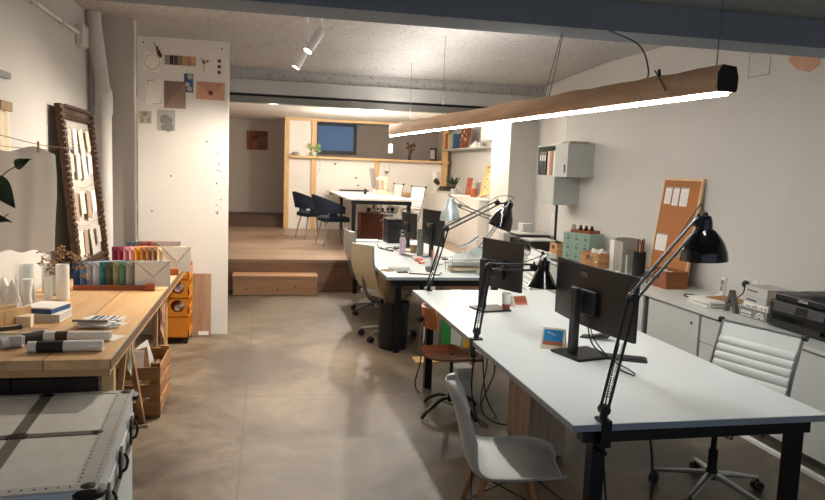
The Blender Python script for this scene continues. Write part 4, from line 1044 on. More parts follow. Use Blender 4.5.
for i, (n, c) in enumerate(E1):
    ecol('env_a%d' % i, c)
    envelope('%s envelope in the front rack on the work table' % n, -1.375+.102+.046*i, 5.545+.062, TZ+.02, .235, .18, 'env_a%d' % i, 30)
ecol('env_white', (232, 230, 226)); ecol('env_white2', (230, 226, 218))
envelope('large white envelope closing the front envelope rack', -.815, 5.525, TZ+.02, .25, .195, 'env_white', 2)
E2 = [('burgundy', (110, 28, 56)), ('wine red', (146, 44, 72)), ('dusty pink', (198, 132, 146)), ('light pink', (224, 170, 170)), ('mustard yellow', (216, 150, 36)), ('ochre', (172, 120, 62)), ('caramel', (158, 110, 70)), ('taupe', (140, 112, 92)), ('cream', (228, 206, 170)), ('pale yellow', (236, 214, 140))]
for i, (n, c) in enumerate(E2):
    ecol('env_b%d' % i, c)
    envelope('%s envelope in the middle rack on the work table' % n, -1.262+.087+.0455*i, 6.33+.055, TZ+.02, .20, .205, 'env_b%d' % i, 30)
envelope('large white envelope closing the middle envelope rack', -.735, 6.31, TZ+.02, .235, .215, 'env_white2', 2)
E3 = [('slate', (88, 104, 122)), ('steel blue', (96, 116, 136)), ('blue grey', (110, 122, 134)), ('rust', (156, 88, 66)), ('clay', (176, 106, 84)), ('brown', (140, 88, 66)), ('terracotta', (186, 122, 96)), ('grey', (150, 140, 134))]
for i, (n, c) in enumerate(E3):
    ecol('env_c%d' % i, c)
    envelope('%s envelope in the rearmost rack on the work table' % n, -1.22+.11+.035*i, 6.77, TZ+.02, .22, .21, 'env_c%d' % i, 14)
for lab, x0, x1, y, bx in (('front red brown wooden rail holding envelopes, blue to white', -1.36, -.83, 5.52, -.86), ('middle wooden rail holding envelopes, burgundy to white', -1.25, -.76, 6.30, -.78), ('rearmost wooden rail holding slate and rust envelopes', -1.25, -.80, 6.72, None)):
    t = thing('envelope_rack', lab, 'rack', ((x0+x1)/2, y, TZ))
    hw = (x1-x0)/2; dp = .25 if y < 6.6 else .15
    MB().b6(-hw, hw, -.045, -.02, 0, .035).b6(-hw, hw, -.02, dp, 0, .016).b6(-hw, hw, dp, dp+.02, 0, .035).build('rail', 'rail_red', t, bev=.002)
    if bx: MB().b6(bx-(x0+x1)/2-.0, bx-(x0+x1)/2+.07, -.075, -.045, .0, .055).build('end_block', 'rail_red', t, bev=.006)

# ------------------------------------------------------------ mirror frame and string of cards
t = thing('carved_frame', 'tall carved gilt frame leaning on the left wall behind the table', 'frame', (-1.48, 6.0, TZ+.002))
# local: u along +Y, leaning towards the wall (-X) as it rises
LEAN = R(-5.2)
FM = Matrix(((math.cos(LEAN), 0, math.sin(LEAN), 0), (0, 1, 0, 0), (-math.sin(LEAN), 0, math.cos(LEAN), 0), (0, 0, 0, 1)))
FW, FH = 1.10, 1.38
def framebar(y0, z0, y1, z1, name):
    m = MB(); d = Vector((0, y1-y0, z1-z0)); L = d.length; d.normalize(); sd = Vector((0, -d.z, d.y))
    prof = [(-.055, 0), (-.055, .02), (-.04, .045), (-.02, .035), (0, .03), (.02, .034), (.04, .052), (.055, .04), (.055, 0)]
    rs = []
    N = int(L/.02)
    for i in range(N+1):
        p = Vector((0, y0, z0))+d*(L*i/N); wv = .008*math.sin(i*1.9)
        rs.append([FM @ (p+sd*a+Vector((b+(wv if .02 < abs(a) < .05 else 0), 0, 0))) for a, b in prof])
    m.rings(rs, 0, True, True)
    if 1:
        k = 0
        while k*.045 < L-.03:
            p = Vector((0, y0, z0))+d*(.02+k*.045)
            m.ball(tuple(FM @ (p+sd*.042+Vector((.05, 0, 0)))), .018, 6, sc=(.7, 1, 1)); m.ball(tuple(FM @ (p-sd*.045+Vector((.04, 0, 0)))), .014, 6, sc=(.7, 1, 1)); k += 1
    return m.build(name, 'frame_gold', t)
framebar(.055, 0, .055, FH, 'frame_side'); framebar(FW-.055, 0, FW-.055, FH, 'frame_side')
framebar(.11, FH-.055, FW-.11, FH-.055, 'frame_rail'); framebar(.11, .055, FW-.11, .055, 'frame_rail')
MB().b6(-.002, .006, .09, FW-.09, .09, FH-.09, M=FM).build('backing', 'card_grey', t)
s = MB()
for z in (.42, .74, 1.06, 1.22): s.tube([FM @ Vector((.04, .1, z+.0)), FM @ Vector((.03, .5, z-.035)), FM @ Vector((.04, .95, z+.01))], .0018, 4)
s.build('string', 'kraft', t)
rn = random.Random(12)
k = 0
for z in (.36, .68, 1.0, 1.2):
    for j in range(4):
        y = .18+j*.2+rn.uniform(-.04, .04); hh = rn.uniform(.14, .24); ww = rn.uniform(.10, .15)
        c = ['paper', 'paper_cream', 'card_grey', 'paper', 'taupe_light'][rn.randrange(5)]
        o = MB().box((0, 0, 0), (.003, ww, hh), (rn.uniform(-12, 12), 0, 0), M=Matrix.Identity(4)).build('pegged_card', c)
        o.matrix_world = Matrix.Translation((-1.48, 6.0, TZ)) @ FM @ Matrix.Translation((.035+rn.uniform(0, .008), y, z-.02-hh*.4))
        tag(o, 'small paper card pegged on the strings inside the carved frame', 'card', 'cards pegged inside the carved frame')
# ------------------------------------------------------------ linen cloth on a line, hanging shirt pieces, plant
t = thing('linen_cloth', 'translucent grey linen cloth hanging from a line at the left edge', 'cloth', (-1.42, 4.6, 0))
def cl(u, v):
    x = -.22+.41*u
    top = 1.79+.035*math.cos((u-.72)*9)*.6-.02*u
    z = top+(1.17-top)*v
    return (x+.008*math.sin(v*5), .012*math.sin(u*9+v*1.5)+.004*math.sin(u*21), z+.008*math.sin(u*20)*v)
MB().slab(cl, 40, 24, .003).build('fabric', 'linen', t)
m = MB()
for u in (.1, .78): p = cl(u, 0); m.b6(p[0]-.006, p[0]+.006, p[1]-.008, p[1]+.008, p[2]-.03, p[2]+.035)
m.build('clothes_peg', 'pine', t)
t = MB().tube(smoothpath([(-1.64, 4.3, 1.90), (-1.35, 4.75, 1.81), (-1.22, 5.1, 1.81), (-1.5, 6.02, 1.86)], 8), .0025, 5).tube(smoothpath([(-1.64, 4.6, 1.80), (-1.3, 4.62, 1.78), (-1.2, 4.62, 1.80)], 6), .002, 5).build('clothes_line', 'kraft')
tag(t, 'thin line strung from the left wall to the carved frame', 'line')
t = thing('hanging_garment', 'beige fabric piece hanging on the left wall at the picture edge', 'garment', (-1.645, 5.02, 0))
MB().slab(lambda u, v: (.012+.01*math.sin(u*12), -.14+.22*u+.02*v*u, 2.02-.34*v), 10, 10, .01).build('fabric', 'paper_cream', t)
MB().b6(.01, .04, -.14, .06, 2.02, 2.08).build('hanger_bar', 'kraft', t)
t = MB().b6(0, .025, -.12, .11, -.02, .02).build('wall_bracket', 'grey_metal', loc=(-1.65, 5.02, 2.25)); tag(t, 'short dark bracket high on the left wall at the picture edge', 'bracket')
t = thing('climbing_plant', 'dark green leaves reaching in from the left edge before the linen', 'plant', (-1.28, 3.95, TZ))
MB().lathe([(.05, 0), (.062, .1), (.064, .11), (.055, .11), (.05, .09)], 20, M=TM((-.21, 0, 0))).build('pot', 'terracotta', t)
MB().tube(smoothpath([(-.21, 0, .08), (-.18, .02, .3), (-.12, .02, .5), (-.09, 0, .72), (-.02, -.02, .85), (.06, -.03, .91)], 6), .003, 6).tube(smoothpath([(-.11, .02, .5), (-.04, 0, .62), (.0, 0, .66)], 4), .0025, 5).build('stem', 'leaf', t)
def leaf(p, d, n, L, W):
    p = Vector(p); d = Vector(d).normalized(); n = Vector(n).normalized(); s = d.cross(n).normalized(); n = s.cross(d)
    def f(u, v):
        w = W*(math.sin(PI*min(1, u*1.02))**.6)*(1.25-u*.9) if 0 < u < 1 else 0
        a = (v-.5)*2
        return tuple(p+d*(u*L)+s*(w*a)+n*(.012*(abs(a))+.03*math.sin(PI*u)))
    MB().slab(f, 14, 8, .0012).build('leaf', 'leaf', t)
leaf((.05, -.03, .90), (.8, -.1, .45), (.1, -1, .1), .09, .03)
leaf((-.10, -.02, .78), (-.6, -.1, .5), (.1, -1, .1), .09, .03)
leaf((-.07, -.02, .85), (.55, -.1, -.75), (.2, -1, .2), .20, .06)
leaf((-.12, -.02, .60), (1, -.1, .12), (.1, -.7, .7), .15, .045)
leaf((-.1, 0, .42), (-.6, -.3, .2), (.1, -.5, .9), .12, .035)
# ------------------------------------------------------------ objects on the table
def bookish(name, label, cat, loc, rz, w, d, h, cover, pages, co=.003):
    t = thing(name, label, cat, loc, rz)
    MB().b6(-w/2, w/2, -d/2, d/2, 0, co).b6(-w/2, w/2, -d/2, d/2, h-co, h).build('cover', cover, t)
    MB().b6(-w/2+.003, w/2-.003, -d/2+.003, d/2-.003, co, h-co).build('pages', pages, t)
    return t
bookish('card_box', 'pale lidded card box under the blue edged box on the work table', 'box', (-1.24, 4.50, TZ), -4, .17, .22, .045, 'paper', 'paper_grey')
t = thing('card_box', 'white box with a blue edge on top of the pale box on the work table', 'box', (-1.27, 4.52, TZ+.045), -16)
MB().b6(-.09, .09, -.10, .10, 0, .028).build('box_base', 'book_blue', t, bev=.002)
MB().b6(-.092, .092, -.102, .102, .028, .036).build('lid', 'paper', t, bev=.002)
# flowers in vase
t = thing('flower_vase', 'cluster of dried flowers in a tall clear vase on the work table', 'vase', (-1.40, 5.30, TZ))
MB().lathe([(.05, 0), (.052, .01), (.048, .17), (.044, .2), (.041, .2), (.045, .17), (.046, .015)], 22).build('glass', 'frosted', t)
fl = MB(); st = MB()
rn = random.Random(21)
for k in range(34):
    a = rn.uniform(0, 2*PI); r = rn.uniform(.02, .17); z = .22+rn.uniform(-.06, .12)-r*.15
    p = (r*math.cos(a)*1.1+.03, r*math.sin(a)*.6, z)
    st.tube(smoothpath([(0, 0, .03), (p[0]*.3, p[1]*.3, .2), p], 4), .0015, 4)
    for j in range(7): fl.ball((p[0]+rn.uniform(-.02, .02), p[1]+rn.uniform(-.02, .02), p[2]+rn.uniform(-.018, .018)), rn.uniform(.005, .012), 6, sc=(1, 1, .7))
st.build('stem', 'dried_dark', t)['kind'] = 'stuff'; fl.build('blossom', 'dried', t)['kind'] = 'stuff'
def vase(label, loc, r, h, mat='white_gloss'):
    t = thing('glass_vase', label, 'vase', loc)
    MB().lathe([(r*.9, 0), (r, .01), (r, h), (r*.93, h), (r*.93, .015)], 22).build('glass', mat, t); return t
vase('white cylinder vase beside the front envelope rack', (-1.335, 5.12, TZ), .042, .24)
vase('frosted cylinder vase behind the dried flowers', (-1.50, 5.42, TZ), .05, .2, 'frosted')
vase('tall frosted vase nearest the left wall under the linen', (-1.53, 5.02, TZ), .045, .25, 'frosted')
t = thing('candle_tray', 'round brass tray with a white card propped on it', 'tray', (-1.36, 4.88, TZ))
MB().lathe([(.085, 0), (.1, .008), (.1, .016), (.094, .016), (.085, .006)], 28).build('tray', 'brass', t)
t = MB().box((0, 0, .095), (.045, .004, .19), (-4, 0, 4)).build('paper_card', 'paper', loc=(-1.355, 4.86, TZ+.008)); tag(t, 'narrow white card standing on the brass tray', 'card')
t = MB().slab(lump(.16, .14, .22, 8), 14, 12, .003).build('tissue_paper', 'paper', loc=(-1.55, 4.72, TZ), rz=14)
tag(t, 'crumpled white tissue paper at the left under the linen cloth', 'paper')
t = MB().lathe([(.03, 0), (.034, .01), (.02, .1), (.034, .19), (.03, .2)], 18).build('white_ornament', 'white_gloss', loc=(-1.44, 4.74, TZ)); tag(t, 'slender white ceramic ornament beside the crumpled tissue', 'ornament')
# wood organiser with tools at left edge
t = thing('tool_organiser', 'wooden tool organiser at the left edge of the work table', 'organiser', (-1.43, 4.23, TZ), 62)
MB().b6(-.19, .16, -.06, .06, 0, .015).b6(-.19, .16, -.06, -.048, .015, .11).b6(-.19, .16, .048, .06, .015, .11).b6(-.19, -.178, -.06, .06, .015, .11).b6(.148, .16, -.06, .06, .015, .09).b6(-.03, -.02, -.06, .06, .015, .10).build('box', 'tan_box', t, bev=.002)
t = thing('small_card_box', 'small cream cardboard box beside the wooden organiser', 'box', (-1.32, 4.28, TZ), 5)
MB().b6(-.035, .04, -.04, .04, 0, .065).build('box', 'paper_cream', t, bev=.002)
t = thing('stapler', 'black stapler in front of the wooden organiser', 'stapler', (-1.36, 4.07, TZ), 12)
MB().b6(-.10, .10, -.02, .02, 0, .012).box((0, 0, .035), (.18, .03, .022), (0, -5, 0)).build('body', 'black_plastic', t, bev=.004)
MB().box((.03, 0, .048), (.08, .02, .006), (0, -5, 0)).build('plate', 'chrome', t)
t = thing('notepad', 'brown notepad under the stapler on the work table', 'notepad', (-1.30, 4.15, TZ), -8)
MB().b6(-.0, .13, -.05, .05, 0, .012).build('pad', 'kraft', t)
# stack of samples with blue stripes
t = thing('sample_cards', 'fan of white sample cards on the near right of the work table', 'cards', (-.92, 4.28, TZ), 0)
q = MB(); rn = random.Random(2)
for j in range(9): q.box((rn.uniform(-.02, .02), rn.uniform(-.02, .02), .003+j*.0036), (.20, .15, .003), (0, 0, rn.uniform(-28, 22)))
q.build('sheet', 'paper', t)
t = thing('striped_card', 'white card with dark blue stripes on top of the fanned samples', 'card', (-.90, 4.33, TZ+.0345), -8)
MB().b6(-.1, .1, -.055, .055, 0, .003).build('sheet', 'paper', t)
q = MB()
for k, wd in enumerate((.026, .02, .01, .016, .008)): q.b6(-.07+k*.034, -.07+k*.034+wd, -.05, .05, .003, .0036)
q.build('stripe', 'ink_blue', t)
t = MB().box((0, 0, .008), (.19, .018, .012), (0, 0, -6)).build('metal_ruler', 'grey_metal', loc=(-.96, 4.22, TZ+.034)); tag(t, 'grey cutting knife lying across the fanned sample cards', 'knife')
bpy.data.objects['metal_ruler'].name = 'cutting_knife'
# paper rolls
def roll(label, loc, rz, L, r, mat, pmat=None, a=0, b=0):
    t = thing('paper_roll', label, 'paper roll', loc, rz)
    sp = []
    MB().lathe([(r*.72, -L/2), (r, -L/2), (r, L/2), (r*.72, L/2), (r*.7, L/2-.002), (r*.7, -L/2+.002)], 22, M=TM((0, 0, r), (0, 90, 0)), cap=False).build('roll', mat, t)
    if pmat: MB().lathe([(r*1.01, a), (r*1.01, b)], 22, M=TM((0, 0, r), (0, 90, 0)), cap=False).build('print', pmat, t)
    MB().box((0, r*1.1, .002), (L, r*2, .002)).build('loose_edge', mat, t)
    return t
roll('nearest rolled print with a dark photo on it', (-.955, 3.70, TZ), 3, .34, .028, 'paper', 'ink', -.13, -.01)
roll('second rolled print with a small landscape picture', (-.97, 3.92, TZ), -2, .36, .026, 'paper', 'dried_dark', -.09, -.03)
roll('grey edged paper roll behind the dark printed roll', (-1.19, 3.86, TZ), 48, .26, .028, 'paper_grey', 'ink', -.02, .10)
roll('pale paper roll at the left edge of the table front', (-1.33, 3.80, TZ), 2, .30, .03, 'paper_grey')
roll('thin cream roll lying behind the pale roll', (-1.33, 3.96, TZ), -3, .34, .022, 'paper_cream')
t = MB().b6(-.09, .09, -.06, .06, 0, .004).build('paper_sheet', 'paper', loc=(-.84, 3.99, TZ), rz=-20); tag(t, 'loose white sheet under the end of the second roll', 'paper')

# ------------------------------------------------------------ orange trolley
t = thing('storage_trolley', 'orange plastic trolley with round openings at the end of the table', 'trolley', (-.955, 6.95, 0))
W_, D_ = .26, .34
m = MB()
def holed(M, x0, x1, z0, z1, cx, cz, r, th_):
    """upright panel with a round hole"""
    n = 28; P = []
    for k in range(n):
        a = 2*PI*k/n; c, s = math.cos(a), math.sin(a)
        tt = min((x1-cx)/c if c > 1e-6 else 1e9, (x0-cx)/c if c < -1e-6 else 1e9, (z1-cz)/s if s > 1e-6 else 1e9, (z0-cz)/s if s < -1e-6 else 1e9)
        P.append(((cx+r*c, cz+r*s), (cx+tt*c, cz+tt*s)))
    for dy in (0, th_):
        V = [[m.bm.verts.new(M @ Vector((p[q][0], dy, p[q][1]))) for q in (0, 1)] for p in P]
        for k in range(n): m._f([V[k][0], V[k][1], V[(k+1) % n][1], V[(k+1) % n][0]])
    for k in range(n):
        a, b = P[k][0], P[(k+1) % n][0]
        m._f([m.bm.verts.new(M @ Vector(v)) for v in ((a[0], 0, a[1]), (b[0], 0, b[1]), (b[0], th_, b[1]), (a[0], th_, a[1]))])
for z0, z1 in ((.28, .46), (.46, .64)): holed(Matrix(), 0, W_, z0, z1, W_*.58, (z0+z1)/2, .062, .012)
m.b6(0, W_, 0, .012, .06, .28).b6(0, W_, 0, .012, .64, .68)
m.b6(0, .012, 0, D_, .06, .76).b6(0, W_, D_-.012, D_, .06, .76)
for z in (.06, .26, .44, .62): m.b6(0, W_, 0, D_, z, z+.012)
m.build('body', 'orange_plastic', t, bev=.002)
m = MB()
m.b6(W_-.012, W_, 0, D_, .06, .13).b6(W_-.012, W_, 0, D_, .30, .36).b6(W_-.012, W_, 0, D_, .48, .54).b6(W_-.012, W_, 0, D_, .64, .72)
m.build('pocket', 'orange_plastic', t)
for x, y in ((.03, .04), (W_-.03, .04), (.03, D_-.04), (W_-.02, D_-.04)): MB().cyl((x-.012, y, .028), (x+.012, y, .028), .028).cyl((x, y, .03), (x, y, .065), .008).build('caster', 'caster_rubber', t)
for z, lab in ((.475, 'rolled paper stored in the upper opening of the orange trolley'), (.295, 'rolled paper stored in the lower opening of the orange trolley')):
    q = MB().tube([(W_*.58, .03, z+.055), (W_*.62, .27, z+.05)], .03, 14).build('paper_roll', 'paper_grey', loc=(-.955, 6.95, 0)); tag(q, lab, 'paper roll')
# ------------------------------------------------------------ right: things on the low cabinets (top z = .74)
Z = .74
# printer
t = thing('printer', 'large black inkjet printer at the right end of the worktop', 'printer', (3.50, 3.58, Z))
MB().b6(.0, .42, .0, .72, .0, .19).build('body', 'black_plastic', t, bev=.012)
MB().b6(.02, .42, .02, .70, .19, .245).build('scanner_lid', 'black_plastic', t, bev=.012)
MB().b6(.08, .40, .06, .42, .245, .265).b6(.10, .32, .30, .56, .265, .27, m=1).build('document_feeder', ['black_plastic', 'dark_grey_plastic'], t, bev=.004)
MB().box((-.006, .43, .155), (.012, .46, .07), (0, 12, 0)).build('control_panel', 'dark_grey_plastic', t, bev=.003)
MB().box((-.014, .40, .155), (.004, .10, .05), (0, 12, 0)).build('display', 'black_gloss', t)
MB().b6(-.02, .0, .22, .66, .03, .06).b6(-.004, 0, .2, .68, .02, .10, m=1).build('paper_tray', ['black_plastic', 'black_gloss'], t)
MB().b6(-.03, .02, -.0, .16, .0, .13).build('ink_tank', 'black_gloss', t, bev=.006)
m = MB()
for k in range(4): m.b6(-.0325, -.03, .02+k*.033, .04+k*.033, .02, .10)
m.build('tank_window', 'steel_grey', t)
def wall_text(s, size, parent, loc, mat='paper', name='logo'):
    # lettering on a face looking towards -X, reading from far (left) to near (right)
    return text(s, size, name, mat, parent, Matrix(((0, 0, -1, loc[0]), (-1, 0, 0, loc[1]), (0, 1, 0, loc[2]), (0, 0, 0, 1))))
wall_text('EPSON', .028, t, (.018, .43, .218))
# book and box stack
t = thing('patterned_box', 'black and white patterned box at the bottom of the stack by the printer', 'box', (3.53, 4.50, Z), 3)
MB().b6(0, .22, -.14, .14, 0, .07).build('box', 'steel_grey', t, bev=.003)
q = MB()
for k in range(5): q.b6(-.0025, 0, .02+k*.022, .034+k*.022, .03, .05)
for k in range(5): q.b6(-.0025, 0, .02+k*.022, .034+k*.022, .01, .02)
q.tube([(-.003, -.07+.04*math.cos(a*PI/8), .012+.04*math.sin(a*PI/8)) for a in range(9)], .006, 5).tube([(-.003, -.07+.02*math.cos(a*PI/8), .012+.02*math.sin(a*PI/8)) for a in range(9)], .005, 5)
q.build('print', 'paper', t)
t = thing('parcel', 'white printed package in the middle of the stack by the printer', 'parcel', (3.54, 4.50, Z+.07), 0)
MB().b6(0, .2, -.14, .13, 0, .045).build('package', 'paper', t, bev=.006)
q = MB(); rn = random.Random(1)
for k in range(16): q.b6(-.002, 0, -.12+k*.014, -.112+k*.014, .008+rn.random()*.01, .012+rn.random()*.018)
q.build('print', 'ink', t)
t = thing('parcel', 'thin grey package just below the thick book in the stack', 'parcel', (3.545, 4.51, Z+.115), -4)
MB().b6(0, .2, -.13, .13, 0, .045).build('package', 'paper_grey', t, bev=.006)
q = MB()
for k in range(9): q.b6(-.002, 0, -.02+k*.014, -.010+k*.014, .012, .022)
q.build('print', 'ink', t)
t = thing('thick_book', 'thick pale book lying on top of the stack by the printer', 'book', (3.55, 4.51, Z+.16), -6)
MB().b6(0, .2, -.14, .13, 0, .07).build('block', 'paper_cream', t, bev=.003)
MB().b6(-.004, .2, -.143, .133, .07, .074).b6(-.004, .2, -.143, .133, -.0, .003).b6(-.004, 0, -.143, .133, .003, .07).build('cover', 'paper_grey', t)
q = MB(); rn = random.Random(4)
for k in range(12): q.b6(-.006, -.004, -.02+k*.011, -.013+k*.011, .035+.002*(k % 3), .045)
q.build('print', 'ink', t)
# letter A
t = thing('letter_ornament', 'standing grey letter A beside the stack of books', 'ornament', (3.53, 4.75, Z), 0)
A = MB(); T = Matrix(((0, 0, -1, .02), (-1, 0, 0, 0), (0, 1, 0, 0), (0, 0, 0, 1)))
A.prism([(-.075, 0), (-.045, 0), (.008, .17), (-.012, .17)], .035, M=T).prism([(.075, 0), (.045, 0), (-.018, .17), (.012, .17)], .035, M=T).b6(-.015, .02, -.045, .045, .05, .072)
A.build('letter', 'grey_metal', t)
# papers and clipboard
t = thing('paper_stack', 'stack of white magazines beside the letter A', 'magazines', (3.55, 5.05, Z), 0)
q = MB(); rn = random.Random(8)
for j in range(7): q.box((rn.uniform(-.015, .015)+.02, rn.uniform(-.02, .02), .004+j*.007), (.22, .30, .006), (0, 0, rn.uniform(-7, 7)))
q.build('magazine', 'paper', t)
t = MB().box((0, 0, .004), (.2, .3, .006), (0, 0, 12)).build('clipboard', 'cardboard', loc=(3.68, 4.98, Z+.052)); tag(t, 'brown cardboard folder lying on the stack of magazines', 'folder')
t = thing('cordless_phone', 'white cordless telephone standing in its cradle by the wall', 'telephone', (3.86, 5.32, Z))
MB().b6(-.04, .05, -.05, .05, 0, .03).build('cradle', 'white_plastic', t, bev=.008)
MB().box((0, 0, .10), (.025, .05, .17), (0, 6, 0)).build('handset', 'white_plastic', t, bev=.006)
MB().box((-.012, 0, .14), (.004, .035, .04), (0, 6, 0)).box((-.016, 0, .09), (.003, .03, .05), (0, 6, 0)).build('display', 'steel_grey', t)
t = thing('white_device', 'small flat white box with a cable in front of the telephone', 'device', (3.62, 5.28, Z), 12)
MB().b6(-.05, .05, -.06, .06, 0, .025).build('case', 'white_plastic', t, bev=.006)
MB().tube(smoothpath([(0, .06, .01), (-.03, .14, .006), (.06, .22, .006), (.12, .12, .006), (.05, .1, .006)], 6), .005, 6).build('cable', 'cable_black', t)
t = thing('wall_socket', 'double white wall socket above the worktop with a black plug', 'socket', (XR, 5.12, .89))
MB().b6(-.012, 0, -.16, -.08, -.04, .04).b6(-.012, 0, -.07, .01, -.04, .04).b6(-.012, 0, .02, .10, -.04, .04).build('plate', 'white_plastic', t, bev=.003)
MB().ball((-.035, .055, 0), .032, 12).tube(smoothpath([(-.04, .055, -.02), (-.06, .05, -.08), (-.1, .1, -.14)], 5), .005, 6).build('plug', 'black_plastic', t)
# cork board
t = thing('cork_board', 'tall cork board leaning on the right wall with pinned receipts', 'cork board', (3.86, 5.88, Z))
LN = R(6.5)
CM = Matrix(((math.cos(LN), 0, math.sin(LN), 0), (0, 1, 0, 0), (-math.sin(LN), 0, math.cos(LN), .003), (0, 0, 0, 1)))
BW, BH = .66, 1.02
MB().b6(0, .01, .02, BW-.02, .02, BH-.02, M=CM).build('cork', 'cork', t)
MB().b6(-.008, .016, 0, .022, 0, BH, M=CM).b6(-.008, .016, BW-.022, BW, 0, BH, M=CM).b6(-.008, .016, .022, BW-.022, BH-.022, BH, M=CM).b6(-.008, .016, .022, BW-.022, 0, .022, M=CM).build('frame', 'pine', t)
q = MB()
for z in (.42, .68): q.tube([CM @ Vector((-.002, .03, z)), CM @ Vector((-.002, BW-.03, z-.02))], .0015, 4)
q.build('cord', 'kraft', t)
for (y0, y1, z0, z1), lab in (((.49, .60, .76, .93), 'left of the three receipts at the top of the cork board'), ((.36, .46, .75, .93), 'middle of the three receipts at the top of the cork board'), ((.20, .33, .75, .93), 'right of the three receipts at the top of the cork board'), ((.52, .62, .29, .46), 'left slip of paper low on the cork board'), ((.43, .515, .29, .46), 'right slip of paper low on the cork board')):
    o = thing('paper_receipt', lab, 'receipt', (3.86, 5.88, Z))
    MB().b6(-.0035, -.001, y0, y1, z0, z1, M=CM).build('sheet', 'paper', o)
    q = MB()
    for k in range(5): q.b6(-.0042, -.0036, y0+.015, y1-.015-.02*(k % 3 == 0), z0+.03+k*.024, z0+.032+k*.024, M=CM)
    q.build('print', 'steel_grey', o)
    MB().b6(-.006, -.0036, y0, y1, z1-.010, z1-.004, M=CM).build('bar', 'steel_grey', o)
def crate_box(name, label, loc, rz, w, d, h, mat, hole=True, th_=.01, slot='ink'):
    t = thing(name, label, 'box', loc, rz)
    m = MB(); m.b6(-w/2, w/2, -d/2, d/2, 0, th_)
    m.b6(-w/2, w/2, -d/2, -d/2+th_, th_, h).b6(-w/2, w/2, d/2-th_, d/2, th_, h)
    for s in (-1, 1):
        x0, x1 = (w/2-th_, w/2) if s > 0 else (-w/2, -w/2+th_)
        if hole:
            m.b6(x0, x1, -d/2+th_, d/2-th_, th_, h*.55).b6(x0, x1, -d/2+th_, -d*.16, h*.55, h).b6(x0, x1, d*.16, d/2-th_, h*.55, h).b6(x0, x1, -d*.16, d*.16, h*.82, h)
        else: m.b6(x0, x1, -d/2+th_, d/2-th_, th_, h)
    m.build('box', mat, t)
    return t
t = crate_box('wooden_box', 'brown wooden box of white bottles in front of the cork board', (3.71, 5.95, Z), 0, .22, .34, .16, 'box_brown')
for k, (x, y, lab) in enumerate(((3.69, 5.86, 'right white jar in the brown wooden box'), (3.69, 5.95, 'middle white jar in the brown wooden box'), (3.74, 6.02, 'left white jar in the brown wooden box'))):
    o = thing('white_jar', lab, 'jar', (x, y, Z+.012)); MB().lathe([(.03, 0), (.032, .1), (.02, .125)], 14).build('jar', 'white_plastic', o); MB().lathe([(.022, .125), (.022, .145)], 12).build('lid', 'white_gloss', o)
t = MB().ball((0, 0, .045), .05, 14, sc=(1, 1, .9)).tube([(0, 0, .08), (0, .0, .13)], .012, 8).build('pink_ornament', 'pink', loc=(3.90, 6.36, Z)); tag(t, 'small pink round ornament between the pencil pot and cork board', 'ornament')
# pencil pot
t = thing('pencil_pot', 'tall black pot full of pencils in front of the right wall', 'pencil pot', (3.80, 6.62, Z))
MB().lathe([(.062, 0), (.064, .004), (.064, .25), (.06, .25), (.058, .01)], 24).build('pot', 'black_plastic', t)
rn = random.Random(11)
for k in range(13):
    a = rn.uniform(0, 2*PI); r = rn.uniform(.005, .036); c = ['kraft', 'dried_dark', 'ink_blue', 'red_brown', 'ink', 'terracotta', 'pine'][k % 7]
    MB().tube([(r*math.cos(a)*.6, r*math.sin(a)*.6, .012), (r*math.cos(a)*1.2, r*math.sin(a)*1.2, .33+rn.uniform(0, .06))], .006, 6).build('pencil', c, t)
t = MB().b6(-.003, .003, -.06, .02, 0, .2).build('acrylic_card', 'frosted', loc=(3.72, 6.74, Z), rz=-20); tag(t, 'clear upright sheet beside the black pencil pot', 'sheet')
# magazine files
def magfile(label, loc, rz, mat):
    t = thing('magazine_file', label, 'magazine file', loc, rz)
    P = [(-.10, 0), (.10, 0), (.10, .36), (-.07, .36), (-.10, .33)]
    T = Matrix(((1, 0, 0, 0), (0, 0, 1, -.045), (0, 1, 0, 0), (0, 0, 0, 1))); T2 = T.copy(); T2[1][3] = .041
    MB().prism(P, .004, M=T).prism(P, .004, M=T2).b6(-.10, -.096, -.041, .041, 0, .33).b6(.096, .10, -.041, .041, 0, .36).b6(-.096, .096, -.041, .041, 0, .004).build('case', mat, t)
    return t
magfile('grey magazine file nearest the pencil pot', (3.82, 6.88, Z), 0, 'stone_grey')
magfile('grey magazine file in the middle of the three files', (3.82, 6.975, Z), 0, 'stone_grey')
magfile('white magazine file beside the kraft box', (3.82, 7.07, Z), 0, 'paper')
t = MB().tube([(0, 0, .012), (0, .4, .012)], .011, 10).ball((0, 0, .035), .035, 12).build('handheld_massager', 'paper', loc=(3.50, 6.50, Z)); t.name = 'white_stick'; tag(t, 'white stick with a round knob lying along the worktop', 'stick')
t = thing('coin_dish', 'flat dish of small coins on the worktop near the black pot', 'dish', (3.48, 6.33, Z)); MB().lathe([(.05, 0), (.06, .006), (.056, .006), (.05, .002)], 20).ball((.01, 0, .006), .012, 8, sc=(1, 1, .3)).ball((-.02, .01, .006), .01, 8, sc=(1, 1, .3)).build('dish', 'steel_grey', t)
# kraft box with papers
t = crate_box('wooden_box', 'orange wooden box with handle cutouts full of papers', (3.66, 7.26, Z), 18, .26, .28, .17, 'box_orange')
for k, (y, a, lab) in enumerate(((7.15, 20, 'right white packet standing in the orange wooden box'), (7.24, -12, 'middle white packet standing in the orange wooden box'), (7.32, 14, 'left white packet standing in the orange wooden box'))):
    o = MB().box((0, 0, .1), (.16, .03, .16), (a*.5, a, 20)).build('paper_packet', 'paper', loc=(3.66, y, Z+.012), bev=.004); tag(o, lab, 'packet')
